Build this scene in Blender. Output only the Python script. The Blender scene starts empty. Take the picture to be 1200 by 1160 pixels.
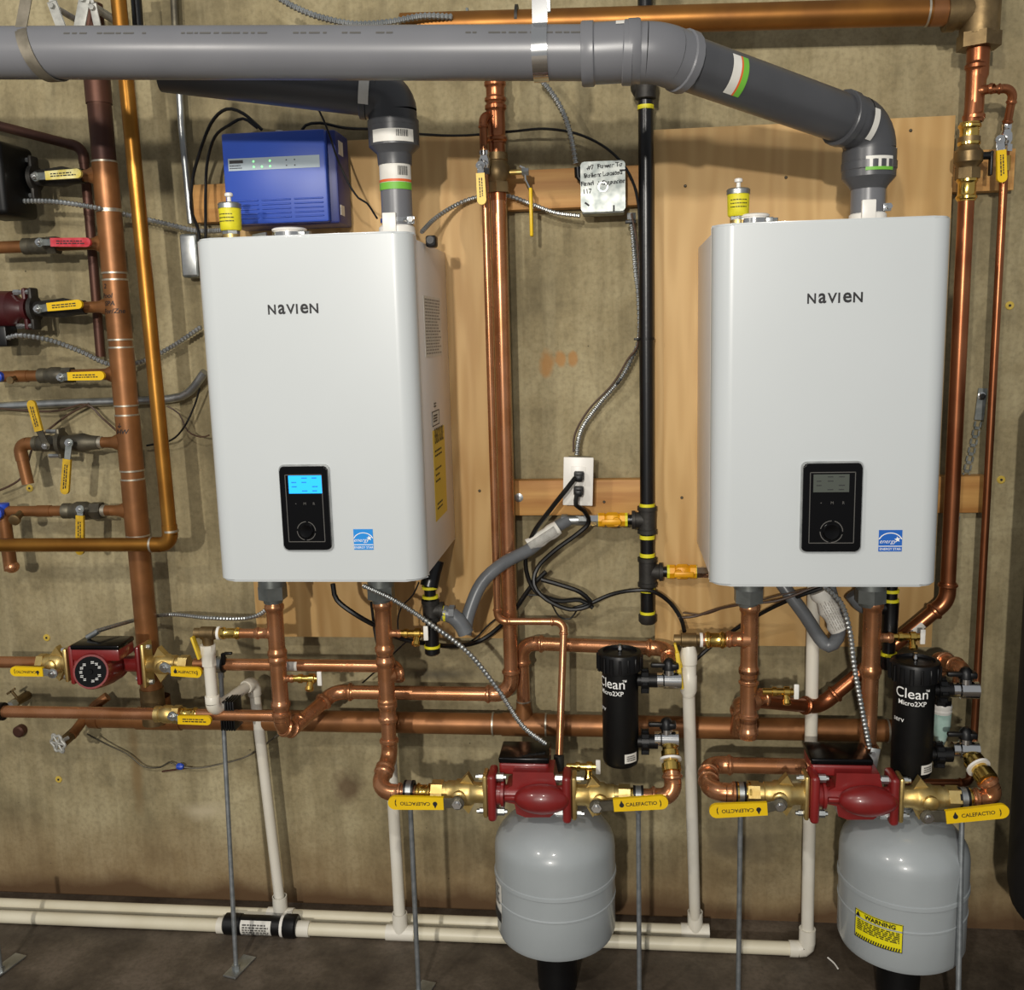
import bpy, bmesh, math, random
from mathutils import Vector, Matrix
V = Vector
SC = bpy.context.scene
COL = SC.collection
random.seed(7)

# ------------------------------------------------------------------ camera, world, lamps, exposure
FPX, YAW, PITCH, ROLL = 1148.092, -0.10971, 0.162884, -0.026326
EYE = V((0.0150, -2.37472, 1.51371))
_f = V((math.sin(YAW)*math.cos(PITCH), math.cos(YAW)*math.cos(PITCH), -math.sin(PITCH)))
_r = V((math.cos(YAW), -math.sin(YAW), 0.0))
_u = _r.cross(_f)
RIGHT = math.cos(ROLL)*_r + math.sin(ROLL)*_u
UP = -math.sin(ROLL)*_r + math.cos(ROLL)*_u
cam = bpy.data.cameras.new('camera')
cam.lens = 36.0*FPX/1200.0
cam.sensor_width = 36.0
cam.clip_start = 0.05
cam_ob = bpy.data.objects.new('camera', cam)
COL.objects.link(cam_ob)
M = Matrix((RIGHT, UP, -_f)).transposed().to_4x4()
M.translation = EYE
cam_ob.matrix_world = M
SC.camera = cam_ob

w = bpy.data.worlds.new('world'); SC.world = w; w.use_nodes = True
w.node_tree.nodes['Background'].inputs[0].default_value = (0.95, 0.97, 1.0, 1)
w.node_tree.nodes['Background'].inputs[1].default_value = 0.30
def lamp(name, loc, power, size, col):
    l = bpy.data.lights.new(name, 'POINT'); l.energy = power; l.shadow_soft_size = size; l.color = col
    o = bpy.data.objects.new(name, l); COL.objects.link(o); o.location = loc
lamp('ceiling_bulb', (-1.35, -2.15, 2.32), 46, 0.035, (1.0, 0.94, 0.85))
lamp('ceiling_bulb', (-0.10, -2.30, 2.30), 50, 0.035, (1.0, 0.95, 0.87))
lamp('far_room_bulb', (-0.60, -6.2, 2.4), 620, 0.06, (1.0, 0.95, 0.87))
SC.view_settings.view_transform = 'Standard'
SC.view_settings.look = 'None'
SC.view_settings.exposure = 0.04
SC.view_settings.gamma = 1.0
SC.view_settings.use_curve_mapping = False

# ------------------------------------------------------------------ where things stand: a sight line cut at a depth off the wall
def ray(px, py):
    return _f + RIGHT*((px-600)/FPX) - UP*((py-580)/FPX)
def P(px, py, d):
    q = ray(px, py)
    return EYE + q*((-d-EYE.y)/q.y)
def PF(px, py, z=0.0):
    q = ray(px, py)
    return EYE + q*((z-EYE.z)/q.z)
def S(px, py, d):                       # metres per pixel there
    return (P(px, py, d)-EYE).dot(_f)/FPX

# ------------------------------------------------------------------ materials
def hx(h):
    c = [int(h[i:i+2], 16)/255 for i in (0, 2, 4)]
    return tuple((x/12.92 if x <= .04045 else ((x+.055)/1.055)**2.4) for x in c)+(1.0,)
def mat(name, c1, c2=None, rough=.5, metal=0.0, scale=25, stretch=(1, 1, 1), bump=0.0, coat=0.0, lo=.35, hi=.65, rvar=0.0, emit=0.0, detail=4, bscale=None, spec=.5):
    m = bpy.data.materials.new(name); m.use_nodes = True
    nt = m.node_tree; b = nt.nodes['Principled BSDF']
    b.inputs['Base Color'].default_value = hx(c1)
    b.inputs['Roughness'].default_value = rough; b.inputs['Metallic'].default_value = metal
    b.inputs['Coat Weight'].default_value = coat; b.inputs['Coat Roughness'].default_value = .08
    b.inputs['Specular IOR Level'].default_value = spec
    if emit:
        b.inputs['Emission Color'].default_value = hx(c1); b.inputs['Emission Strength'].default_value = emit
    tc = nt.nodes.new('ShaderNodeTexCoord'); mp = nt.nodes.new('ShaderNodeMapping')
    mp.inputs['Scale'].default_value = stretch
    nt.links.new(tc.outputs['Object'], mp.inputs['Vector'])
    n = nt.nodes.new('ShaderNodeTexNoise'); n.inputs['Scale'].default_value = scale; n.inputs['Detail'].default_value = detail
    nt.links.new(mp.outputs[0], n.inputs['Vector'])
    if c2:
        r = nt.nodes.new('ShaderNodeValToRGB')
        r.color_ramp.elements[0].position = lo; r.color_ramp.elements[0].color = hx(c1)
        r.color_ramp.elements[1].position = hi; r.color_ramp.elements[1].color = hx(c2)
        nt.links.new(n.outputs[0], r.inputs[0]); nt.links.new(r.outputs[0], b.inputs['Base Color'])
    if rvar:
        mr = nt.nodes.new('ShaderNodeMapRange')
        mr.inputs['To Min'].default_value = max(.03, rough-rvar); mr.inputs['To Max'].default_value = rough+rvar
        nt.links.new(n.outputs[0], mr.inputs['Value']); nt.links.new(mr.outputs[0], b.inputs['Roughness'])
    if bump:
        n2 = nt.nodes.new('ShaderNodeTexNoise'); n2.inputs['Scale'].default_value = bscale or scale*4; n2.inputs['Detail'].default_value = 3
        nt.links.new(mp.outputs[0], n2.inputs['Vector'])
        bp = nt.nodes.new('ShaderNodeBump'); bp.inputs['Strength'].default_value = bump; bp.inputs['Distance'].default_value = .002
        nt.links.new(n2.outputs[0], bp.inputs['Height']); nt.links.new(bp.outputs[0], b.inputs['Normal'])
    return m
MT = dict(
    copper=mat('bright_copper', 'C58C66', 'AD764E', .27, .78, 18, rvar=.06),
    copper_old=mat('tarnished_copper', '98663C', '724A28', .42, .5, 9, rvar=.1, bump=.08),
    copper_red=mat('drawn_copper', 'A86C48', '8A5234', .3, .85, 10, rvar=.08),
    copper_gold=mat('lacquered_copper', 'AC7A34', '8C5E24', .38, .85, 8, rvar=.1),
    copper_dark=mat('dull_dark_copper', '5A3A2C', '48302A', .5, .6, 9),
    solder=mat('solder', 'C9C2B0', 'A8A090', .4, .8, 60),
    brass=mat('cast_brass', 'D6BE80', 'C2A563', .4, .9, 40, rvar=.08, bump=.1),
    brass_shiny=mat('polished_brass', 'E2C26C', 'D2AC56', .2, 1.0, 20),
    bronze=mat('old_bronze', '8A7450', '6A583C', .45, .8, 25, bump=.15),
    iron_grey=mat('old_valve_metal', '6E6858', '4E4A40', .5, .7, 25, bump=.15),
    chrome=mat('chrome', 'DCDCDA', None, .14, 1.0),
    zinc=mat('zinc_steel', 'B9BCBB', '9DA1A1', .38, .9, 30),
    galv=mat('galvanised_sheet', '9DA09C', '777D7B', .45, .8, 45, detail=2),
    galv_dull=mat('weathered_strap', '857E70', '6C6659', .6, .6, 40),
    rod=mat('threaded_rod_steel', '94989A', '7E8385', .45, .6, 60),
    nut_grey=mat('grey_union_nut', '7E827F', '6A6E6B', .42, .6, 30),
    pale_ink=mat('pale_ink', '9C978E', None, .6),
    copper_brown=mat('brown_tarnished_copper', '9A682E', '7E5224', .42, .7, 8, rvar=.1),
    black_iron=mat('black_iron', '0D0D0E', '08080A', .3, 0, 30, bump=.05),
    cast_iron=mat('malleable_iron', '3E3C38', '2E2C2A', .55, .5, 40, bump=.25),
    black=mat('black_plastic', '0C0C0D', None, .4, spec=.35),
    black_gloss=mat('gloss_black', '050506', None, .2, spec=.22),
    matte_black=mat('black_powder_coat', '090909', '060606', .5, 0, 60, spec=.3),
    cable=mat('black_cable', '0A0A0A', None, .42, spec=.4),
    wire_brown=mat('brown_wire', '4A3628', None, .5),
    yellow=mat('yellow_grip', 'E9C20C', 'E2B808', .38, 0, 10),
    yellow_old=mat('worn_yellow_grip', 'CFA81C', 'A98618', .5, 0, 60, lo=.3, hi=.75),
    yellow_pale=mat('scuffed_yellow_grip', 'E5DC9A', 'C9B440', .4, 0, 50),
    red_grip=mat('red_grip', 'B2202C', 'C84852', .35, 0, 60),
    tape=mat('yellow_thread_tape', 'E6DC2A', 'D6CC20', .5, 0, 60),
    gas_yellow=mat('yellow_painted_brass', 'E3A60E', 'D89408', .4, .1, 30),
    red=mat('red_pump_paint', '821F1E', '721A19', .36, 0, 14, coat=.25, bump=.12, bscale=90),
    maroon=mat('dark_red_pump_paint', '4A1416', '3A0E10', .45, 0, 14),
    white_enamel=mat('white_enamel', 'C6CBCC', 'C4C9CA', .3, 0, 4, coat=.2),
    side_enamel=mat('pale_grey_steel', 'E6E0DA', 'E2DCD6', .42, 0, 6),
    white_plastic=mat('white_plastic', 'E9E6DF', None, .35),
    cream=mat('ivory_plastic', 'E2DCC8', None, .4),
    pvc=mat('white_pvc', 'E2DED2', 'DAD4C4', .35, 0, 6),
    pvc_old=mat('cream_pvc', 'E0D9C2', 'D2CAB0', .38, 0, 5),
    vent=mat('grey_vent_plastic', '6E6F73', '68696D', .34, 0, 6, rvar=.05),
    vent_dark=mat('grey_vent_fitting_and_shaded_run', '494A4D', '434447', .36, 0, 8),
    tank=mat('grey_tank_paint', 'A0A6A8', '989EA0', .33, 0, 6, coat=.3, bump=.05, bscale=120),
    blue=mat('blue_case', '2C50B4', '2A4CAC', .4, 0, 8),
    blue_dark=mat('navy_case', '1A2A72', '18266A', .45, 0, 8),
    blue_paint=mat('blue_handle', '1F47B8', None, .4),
    silver_print=mat('silver_faceplate', '8E9BA3', None, .4, .2),
    led=mat('green_led', '7CFF8A', None, .4, emit=1.6),
    lcd_blue=mat('lit_blue_screen', '1FA2FF', None, .3, emit=.9),
    lcd_dark=mat('unlit_grey_screen', '4C514A', None, .25),
    ink=mat('black_ink', '16171A', None, .6),
    grey_ink=mat('grey_ink', '55534F', None, .6),
    white_ink=mat('white_ink', 'ECECE8', None, .6),
    green_ink=mat('green_ink', '6FB43A', None, .5),
    orange_ink=mat('orange_ink', 'D8622C', None, .5),
    label=mat('paper_label', 'DEDCD4', 'D6D3CA', .45, 0, 40),
    label_yellow=mat('yellow_label', 'DDBB2E', None, .45),
    warn_yellow=mat('warning_yellow', 'E8DC14', None, .4),
    es_blue=mat('blue_sticker', '1C8ADB', None, .35),
    es_blue_deep=mat('deep_blue_sticker', '1A5FB8', None, .35),
    hose=mat('grey_coated_hose', '6A6D70', '606366', .33, 0, 30),
    wood=mat('spruce_board', 'CC9C5A', 'AE7A40', .6, 0, 5, (.5, 3, 8), bump=.1),
    grey_white=mat('off_white_handle', 'B9B9B2', '9C9C96', .5, .2, 60),
    yellow_plug=mat('yellow_plug', 'CDB24A', 'BC9F3C', .6, 0, 60),
    clear=mat('cloudy_clear_plastic', '9EBFB4', 'B7CFC6', .25, 0, 30),
    dark_tank=mat('charcoal_tank', '1E1C1C', '181616', .6, 0, 5),
)
def link(nt, a, b): nt.links.new(a, b)
def concrete(name, dark, mid, light, stain, sc=1.0, rough=.85, streak=True, base_line=None, spots=()):
    m = bpy.data.materials.new(name); m.use_nodes = True
    nt = m.node_tree; N = nt.nodes.new; b = nt.nodes['Principled BSDF']
    b.inputs['Roughness'].default_value = rough
    tc = N('ShaderNodeTexCoord')
    def noise(scale, detail, st=(1, 1, 1), rg=.55):
        mp = N('ShaderNodeMapping'); mp.inputs['Scale'].default_value = st; link(nt, tc.outputs['Object'], mp.inputs['Vector'])
        n = N('ShaderNodeTexNoise'); n.inputs['Scale'].default_value = scale; n.inputs['Detail'].default_value = detail; n.inputs['Roughness'].default_value = rg
        link(nt, mp.outputs[0], n.inputs['Vector']); return n.outputs[0]
    def ramp(x, stops):
        r = N('ShaderNodeValToRGB'); e = r.color_ramp.elements
        while len(e) < len(stops): e.new(.5)
        for k, (pos, c) in enumerate(stops): e[k].position = pos; e[k].color = hx(c) if isinstance(c, str) else (c, c, c, 1)
        link(nt, x, r.inputs[0]); return r.outputs[0]
    def mix(fac, a, c, mode='MIX'):
        k = N('ShaderNodeMix'); k.data_type = 'RGBA'; k.blend_type = mode
        if isinstance(fac, float): k.inputs[0].default_value = fac
        else: link(nt, fac, k.inputs[0])
        for i, s in ((6, a), (7, c)):
            if isinstance(s, str): k.inputs[i].default_value = hx(s)
            else: link(nt, s, k.inputs[i])
        return k.outputs[2]
    c = ramp(noise(2.6*sc, 8, rg=.68), [(.34, dark), (.5, mid), (.66, light)])
    if streak:
        c = mix(ramp(noise(5, 6, (5, 1, .4)), [(.46, 0.0), (.72, .5)]), c, light)
        c = mix(ramp(noise(4, 6, (6, 1, .35)), [(.5, 0.0), (.76, .45)]), c, dark)
        c = mix(ramp(noise(22, 4, (2.2, 1, .8)), [(.54, 0.0), (.74, .3)]), c, dark)
        vo = N('ShaderNodeTexVoronoi'); vo.inputs['Scale'].default_value = 11; vo.inputs['Randomness'].default_value = 1; link(nt, tc.outputs['Object'], vo.inputs['Vector'])
        pick = N('ShaderNodeMath'); pick.operation = 'MULTIPLY_ADD'; pick.inputs[1].default_value = .06; link(nt, noise(9, 2), pick.inputs[0]); link(nt, vo.outputs['Distance'], pick.inputs[2])
        c = mix(ramp(pick.outputs[0], [(.052, .85), (.06, 0.0)]), c, '2E281E')
    c = mix(ramp(noise(1.3*sc, 6), [(.56, 0.0), (.72, .55)]), c, stain)
    fine = noise(90, 3)
    c = mix(ramp(fine, [(.3, .35), (.55, 0.0)]), c, dark)
    if base_line is not None:                       # a damp tide mark at the foot of the wall
        sx = N('ShaderNodeSeparateXYZ'); link(nt, tc.outputs['Object'], sx.inputs[0])
        ad = N('ShaderNodeMath'); ad.operation = 'MULTIPLY_ADD'; ad.inputs[1].default_value = .16
        link(nt, noise(4, 6), ad.inputs[0]); link(nt, sx.outputs[2], ad.inputs[2])
        c = mix(ramp(ad.outputs[0], [(.07, .0), (.14, .0), (.30, .0)]), c, '2A2018') if False else c
        mr = N('ShaderNodeMapRange'); mr.inputs['From Min'].default_value = .15; mr.inputs['From Max'].default_value = .10
        link(nt, ad.outputs[0], mr.inputs['Value']); c = mix(mr.outputs[0], c, '2C231B')
        mr = N('ShaderNodeMapRange'); mr.inputs['From Min'].default_value = .34; mr.inputs['From Max'].default_value = .14; mr.inputs['To Max'].default_value = .5
        link(nt, ad.outputs[0], mr.inputs['Value']); c = mix(mr.outputs[0], c, '7A5A36')
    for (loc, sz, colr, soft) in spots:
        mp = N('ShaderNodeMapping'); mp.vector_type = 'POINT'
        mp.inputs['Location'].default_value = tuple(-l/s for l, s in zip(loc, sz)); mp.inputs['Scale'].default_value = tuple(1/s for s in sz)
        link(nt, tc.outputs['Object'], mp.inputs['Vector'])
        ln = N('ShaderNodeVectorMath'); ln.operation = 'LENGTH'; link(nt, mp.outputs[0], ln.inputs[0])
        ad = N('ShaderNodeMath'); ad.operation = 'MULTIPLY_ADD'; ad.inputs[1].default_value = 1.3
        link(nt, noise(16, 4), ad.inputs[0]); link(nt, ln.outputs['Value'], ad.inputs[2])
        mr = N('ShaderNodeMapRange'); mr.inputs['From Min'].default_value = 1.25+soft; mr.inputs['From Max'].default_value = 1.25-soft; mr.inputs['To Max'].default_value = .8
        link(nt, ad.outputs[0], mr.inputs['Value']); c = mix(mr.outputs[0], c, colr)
    link(nt, c, b.inputs['Base Color'])
    bp = N('ShaderNodeBump'); bp.inputs['Strength'].default_value = .35; bp.inputs['Distance'].default_value = .004
    link(nt, noise(40, 6), bp.inputs['Height']); link(nt, bp.outputs[0], b.inputs['Normal'])
    return m
def plywood_mat():
    m = bpy.data.materials.new('plywood_face'); m.use_nodes = True
    nt = m.node_tree; N = nt.nodes.new; b = nt.nodes['Principled BSDF']; b.inputs['Roughness'].default_value = .6
    tc = N('ShaderNodeTexCoord'); mp = N('ShaderNodeMapping'); mp.inputs['Scale'].default_value = (5, 1, .55)
    link(nt, tc.outputs['Object'], mp.inputs['Vector'])
    n = N('ShaderNodeTexNoise'); n.inputs['Scale'].default_value = 1.6; n.inputs['Detail'].default_value = 2; link(nt, mp.outputs[0], n.inputs['Vector'])
    wv = N('ShaderNodeMath'); wv.operation = 'MULTIPLY'; wv.inputs[1].default_value = 60; link(nt, n.outputs[0], wv.inputs[0])
    si = N('ShaderNodeMath'); si.operation = 'SINE'; link(nt, wv.outputs[0], si.inputs[0])
    r = N('ShaderNodeValToRGB'); r.color_ramp.elements[0].color = hx('BE9860'); r.color_ramp.elements[1].color = hx('CCA870')
    mr = N('ShaderNodeMapRange'); mr.inputs['From Min'].default_value = -1; link(nt, si.outputs[0], mr.inputs['Value']); link(nt, mr.outputs[0], r.inputs[0])
    n2 = N('ShaderNodeTexNoise'); n2.inputs['Scale'].default_value = 3; n2.inputs['Detail'].default_value = 5; link(nt, mp.outputs[0], n2.inputs['Vector'])
    r2 = N('ShaderNodeValToRGB'); r2.color_ramp.elements[0].position = .5; r2.color_ramp.elements[0].color = (0, 0, 0, 1); r2.color_ramp.elements[1].position = .75; r2.color_ramp.elements[1].color = (.6, .6, .6, 1)
    link(nt, n2.outputs[0], r2.inputs[0])
    k = N('ShaderNodeMix'); k.data_type = 'RGBA'; link(nt, r2.outputs[0], k.inputs[0]); link(nt, r.outputs[0], k.inputs[6]); k.inputs[7].default_value = hx('A67C46')
    link(nt, k.outputs[2], b.inputs['Base Color']); return m

# ------------------------------------------------------------------ shapes (all added to a bmesh in world metres)
def B(): return bmesh.new()
def frame(a):
    a = a.normalized(); h = V((0, 0, 1)) if abs(a.z) < .9 else V((1, 0, 0))
    u = a.cross(h).normalized(); return u, a.cross(u).normalized()
def lathe(bm, o, a, prof, n=20, cap=True):
    a = a.normalized(); u, v = frame(a); rings = []
    for h, r in prof:
        rings.append([bm.verts.new(o+a*h+(u*math.cos(t)+v*math.sin(t))*max(r, 1e-5)) for t in [2*math.pi*k/n for k in range(n)]])
    for A, C in zip(rings, rings[1:]):
        for k in range(n): bm.faces.new((A[k], A[(k+1) % n], C[(k+1) % n], C[k]))
    if cap:
        bm.faces.new(rings[0][::-1]); bm.faces.new(rings[-1])
    return bm
def cyl(bm, p, q, r, n=16): return lathe(bm, p, q-p, [(0, r), ((q-p).length, r)], n)
def hexa(bm, p, q, r): return cyl(bm, p, q, r, 6)
def sweep(bm, pts, r, n=12, cap=True, rf=None):
    pts = [p for i, p in enumerate(pts) if i == 0 or (p-pts[i-1]).length > 1e-6]
    t0 = (pts[1]-pts[0]).normalized(); u, v = frame(t0); rings = []
    for i, p in enumerate(pts):
        t = ((pts[min(i+1, len(pts)-1)]-pts[max(i-1, 0)])).normalized()
        ax = t0.cross(t)
        if ax.length > 1e-7:
            R = Matrix.Rotation(t0.angle(t), 3, ax); u = R @ u
        u = (u-t*u.dot(t)).normalized(); v = t.cross(u); t0 = t
        rr = rf(i) if rf else r
        rings.append([bm.verts.new(p+(u*math.cos(k*2*math.pi/n)+v*math.sin(k*2*math.pi/n))*rr) for k in range(n)])
    for A, C in zip(rings, rings[1:]):
        for k in range(n): bm.faces.new((A[k], A[(k+1) % n], C[(k+1) % n], C[k]))
    if cap: bm.faces.new(rings[0][::-1]); bm.faces.new(rings[-1])
    return bm
def arc(a, c, e, R, n=7):                # fillet of the corner a-c-e: (points, trim)
    d1 = (a-c).normalized(); d2 = (e-c).normalized(); th = math.pi-d1.angle(d2)
    t = R*math.tan(th/2); m = .47*min((a-c).length, (e-c).length)
    if t > m: t = m; R = t/math.tan(th/2)
    bis = (d1+d2).normalized(); o = c+bis*math.sqrt(R*R+t*t); s, q = c+d1*t, c+d2*t
    x = (s-o).normalized(); ax = x.cross((q-o).normalized())
    return [o+(Matrix.Rotation(th*k/n, 3, ax) @ x)*R for k in range(n+1)], t
def spline(pts, step=.006):
    out = []; Q = [pts[0]*2-pts[1]]+list(pts)+[pts[-1]*2-pts[-2]]
    for i in range(1, len(Q)-2):
        a, b, c, d = Q[i-1:i+3]; k = max(2, int((c-b).length/step))
        for j in range(k):
            t = j/k; out.append(.5*((2*b)+(c-a)*t+(2*a-5*b+4*c-d)*t*t+(3*b-a-3*c+d)*t**3))
    return out+[pts[-1]]
def prism(bm, poly, o, u, v, h0, h1):    # polygon in the (u, v) plane pushed from h0 to h1 along u x v
    w_ = u.cross(v).normalized()
    A = [bm.verts.new(o+u*x+v*y+w_*h0) for x, y in poly]; C = [bm.verts.new(o+u*x+v*y+w_*h1) for x, y in poly]
    n = len(A)
    for k in range(n): bm.faces.new((A[k], A[(k+1) % n], C[(k+1) % n], C[k]))
    bm.faces.new(A[::-1]); bm.faces.new(C); return bm
def rrect(w_, h, r, n=4):
    out = []
    for cx, cy, a0 in ((w_/2-r, h/2-r, 0), (-w_/2+r, h/2-r, 90), (-w_/2+r, -h/2+r, 180), (w_/2-r, -h/2+r, 270)):
        for k in range(n+1):
            a = math.radians(a0+90*k/n); out.append((cx+r*math.cos(a), cy+r*math.sin(a)))
    return out
X, Y, Z = V((1, 0, 0)), V((0, 1, 0)), V((0, 0, 1))
def box(bm, c, sz, bev=.002, ax=(X, Y, Z), seg=2):
    r = bmesh.ops.create_cube(bm, size=1)
    Mx = Matrix((ax[0]*sz[0], ax[1]*sz[1], ax[2]*sz[2])).transposed()
    for v in r['verts']: v.co = c+Mx @ v.co
    if bev:
        es = list({e for v in r['verts'] for e in v.link_edges})
        bmesh.ops.bevel(bm, geom=es, offset=min(bev, .49*min(sz)), segments=seg, affect='EDGES', profile=.5)
    return bm
def quad(bm, o, u, v): 
    bm.faces.new([bm.verts.new(p) for p in (o, o+u, o+u+v, o+v)]); return bm
def ellip(bm, c, rx, ry, rz, n=20, k=12, ax=(X, Y, Z)):
    r = bmesh.ops.create_uvsphere(bm, u_segments=n, v_segments=k, radius=1)
    for v in r['verts']: v.co = c+ax[0]*v.co.x*rx+ax[1]*v.co.y*ry+ax[2]*v.co.z*rz
    return bm
_txt = {}
def text(bm, s, size, f, bold=0.0, align='CENTER', shear=0.0):   # f maps flat (x, y) to the place in the scene
    key = (s, bold, align, shear)
    if key not in _txt:
        cu = bpy.data.curves.new('lettering', 'FONT'); cu.body = s; cu.size = 1; cu.align_x = align; cu.align_y = 'CENTER'; cu.offset = bold; cu.shear = shear; cu.resolution_u = 3
        o = bpy.data.objects.new('lettering', cu); me = bpy.data.meshes.new_from_object(o)
        _txt[key] = ([tuple(v.co) for v in me.vertices], [tuple(p.vertices) for p in me.polygons])
        bpy.data.objects.remove(o); bpy.data.curves.remove(cu); bpy.data.meshes.remove(me)
    vs, fs = _txt[key]
    W = [bm.verts.new(f(x*size, y*size)) for x, y, _ in vs]
    for q in fs:
        try: bm.faces.new([W[i] for i in q])
        except ValueError: pass
    return bm
def flat(o, u, v): return lambda x, y: o+u*x+v*y
def rows(bm, f, w_, h, n, fill=.8, th=.35):        # rows of small print as dashes
    for i in range(n):
        y = h/2-h*(i+.5)/n; x = -w_/2
        while x < w_/2*(2*fill-1)+random.uniform(-.1, .1)*w_:
            L = random.uniform(.05, .16)*w_; t = h/n*th/2
            q = [bm.verts.new(f(a, b_)) for a, b_ in ((x, y-t), (min(x+L, w_/2), y-t), (min(x+L, w_/2), y+t), (x, y+t))]
            bm.faces.new(q); x += L+.03*w_
    return bm

# ------------------------------------------------------------------ objects
def finish(name, bm, m, loc, parent=None, sharp=38):
    bmesh.ops.remove_doubles(bm, verts=bm.verts, dist=1e-6)
    bmesh.ops.recalc_face_normals(bm, faces=bm.faces)
    for v in bm.verts: v.co -= loc
    for fc in bm.faces: fc.smooth = True
    lim = math.radians(sharp)
    for e in bm.edges:
        if len(e.link_faces) != 2 or e.calc_face_angle(0) > lim: e.smooth = False
    me = bpy.data.meshes.new(name); bm.to_mesh(me); bm.free()
    me.materials.append(MT[m] if isinstance(m, str) else m)
    o = bpy.data.objects.new(name, me); COL.objects.link(o)
    if parent: o.parent = parent
    else: o.location = loc
    return o
class Thing:
    def __init__(s, name, label, cat, base, group=None):
        s.o = bpy.data.objects.new(name, None); s.o.empty_display_size = .03; s.o.location = base; s.b = V(base); COL.objects.link(s.o)
        s.o['label'] = label; s.o['category'] = cat
        if group: s.o['group'] = group
    def part(s, name, bm, m, parent=None, label=None, sharp=38):
        o = finish(name, bm, m, s.b, parent or s.o, sharp)
        if label: o['label'] = label
        return o
def solo(name, label, cat, bm, m, group=None, sharp=38):
    vs = [v.co for v in bm.verts]; lo = V([min(v[i] for v in vs) for i in range(3)]); hi = V([max(v[i] for v in vs) for i in range(3)])
    o = finish(name, bm, m, V(((lo.x+hi.x)/2, (lo.y+hi.y)/2, lo.z)), None, sharp)
    o['label'] = label; o['category'] = cat
    if group: o['group'] = group
    return o
def struct(name, bm, m):
    o = finish(name, bm, m, V((0, 0, 0))); o['kind'] = 'structure'; return o

# ------------------------------------------------------------------ pipework
def sleeve(bm, o, a, L, r, kind):
    if kind == 'press': p = [(0, r*.98), (0, 1.1*r), (.4*L, 1.1*r), (.52*L, 1.16*r), (.6*L, 1.3*r), (.8*L, 1.3*r), (.9*L, 1.14*r), (L, 1.12*r), (L, r*.98)]
    elif kind == 'pvc': p = [(0, r*.98), (0, 1.25*r), (L*.95, 1.25*r), (L, 1.2*r), (L, r*.98)]
    elif kind == 'vent': p = [(0, r*.98), (0, 1.1*r), (.55*L, 1.1*r), (.6*L, 1.17*r), (.95*L, 1.17*r), (L, 1.13*r), (L, r*.98)]
    else: p = [(0, r*.98), (0, 1.09*r), (L, 1.09*r), (L, r*.98)]
    return lathe(bm, o, a, p, 20, False)
FIT = dict(press=1.1, pvc=1.25, solder=1.09, vent=1.1)
def pipe(t, pts, r, m, kind='press', R=None, fm=None, n=16, sl=None, names=('tube', 'elbow')):
    R = R or r*2.4; fm = fm or m; sl = sl or r*1.3; out = []; N = len(pts); trims = [0]*N; arcs = [None]*N
    for i in range(1, N-1): arcs[i], trims[i] = arc(pts[i-1], pts[i], pts[i+1], R)
    for i in range(N-1):
        a = (pts[i+1]-pts[i]).normalized(); p, q = pts[i]+a*trims[i], pts[i+1]-a*trims[i+1]
        if (q-p).length > .004: out.append(t.part(names[0], cyl(B(), p, q, r, n), m))
    for i in range(1, N-1):
        bm = B(); d1 = (pts[i-1]-pts[i]).normalized(); d2 = (pts[i+1]-pts[i]).normalized(); k = FIT[kind]
        sweep(bm, arcs[i], r*k, n, False)
        sleeve(bm, pts[i]+d1*(trims[i]-.0005), d1, sl, r, kind); sleeve(bm, pts[i]+d2*(trims[i]-.0005), d2, sl, r, kind)
        t.part(names[1], bm, fm)
    return out
def coupling(t, p, a, r, m, kind='press', L=None, name='coupling'):
    L = L or r*1.5; bm = B(); a = a.normalized(); sleeve(bm, p, a, L, r, kind); sleeve(bm, p, -a, L, r, kind); return t.part(name, bm, m)
def tee(t, p, a, b, r, rb, m, kind='press', L=None, lb=None, name='tee'):
    a, b = a.normalized(), b.normalized(); L = L or r*2.4; lb = lb or r*1.1+rb*2.2; bm = B(); k = FIT[kind]
    lathe(bm, p-a*L*.45, a, [(0, r*k), (L*.9, r*k)], 20, False)
    for s in (a, -a): sleeve(bm, p+s*L*.45, s, L*.55, r, kind)
    lathe(bm, p, b, [(0, rb*1.5), (r*.9, rb*1.5), (r*1.15, rb*1.15), (lb*.55, rb*1.1)], 16, False)
    sleeve(bm, p+b*lb*.55, b, lb*.45, rb, kind)
    return t.part(name, bm, m)
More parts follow.
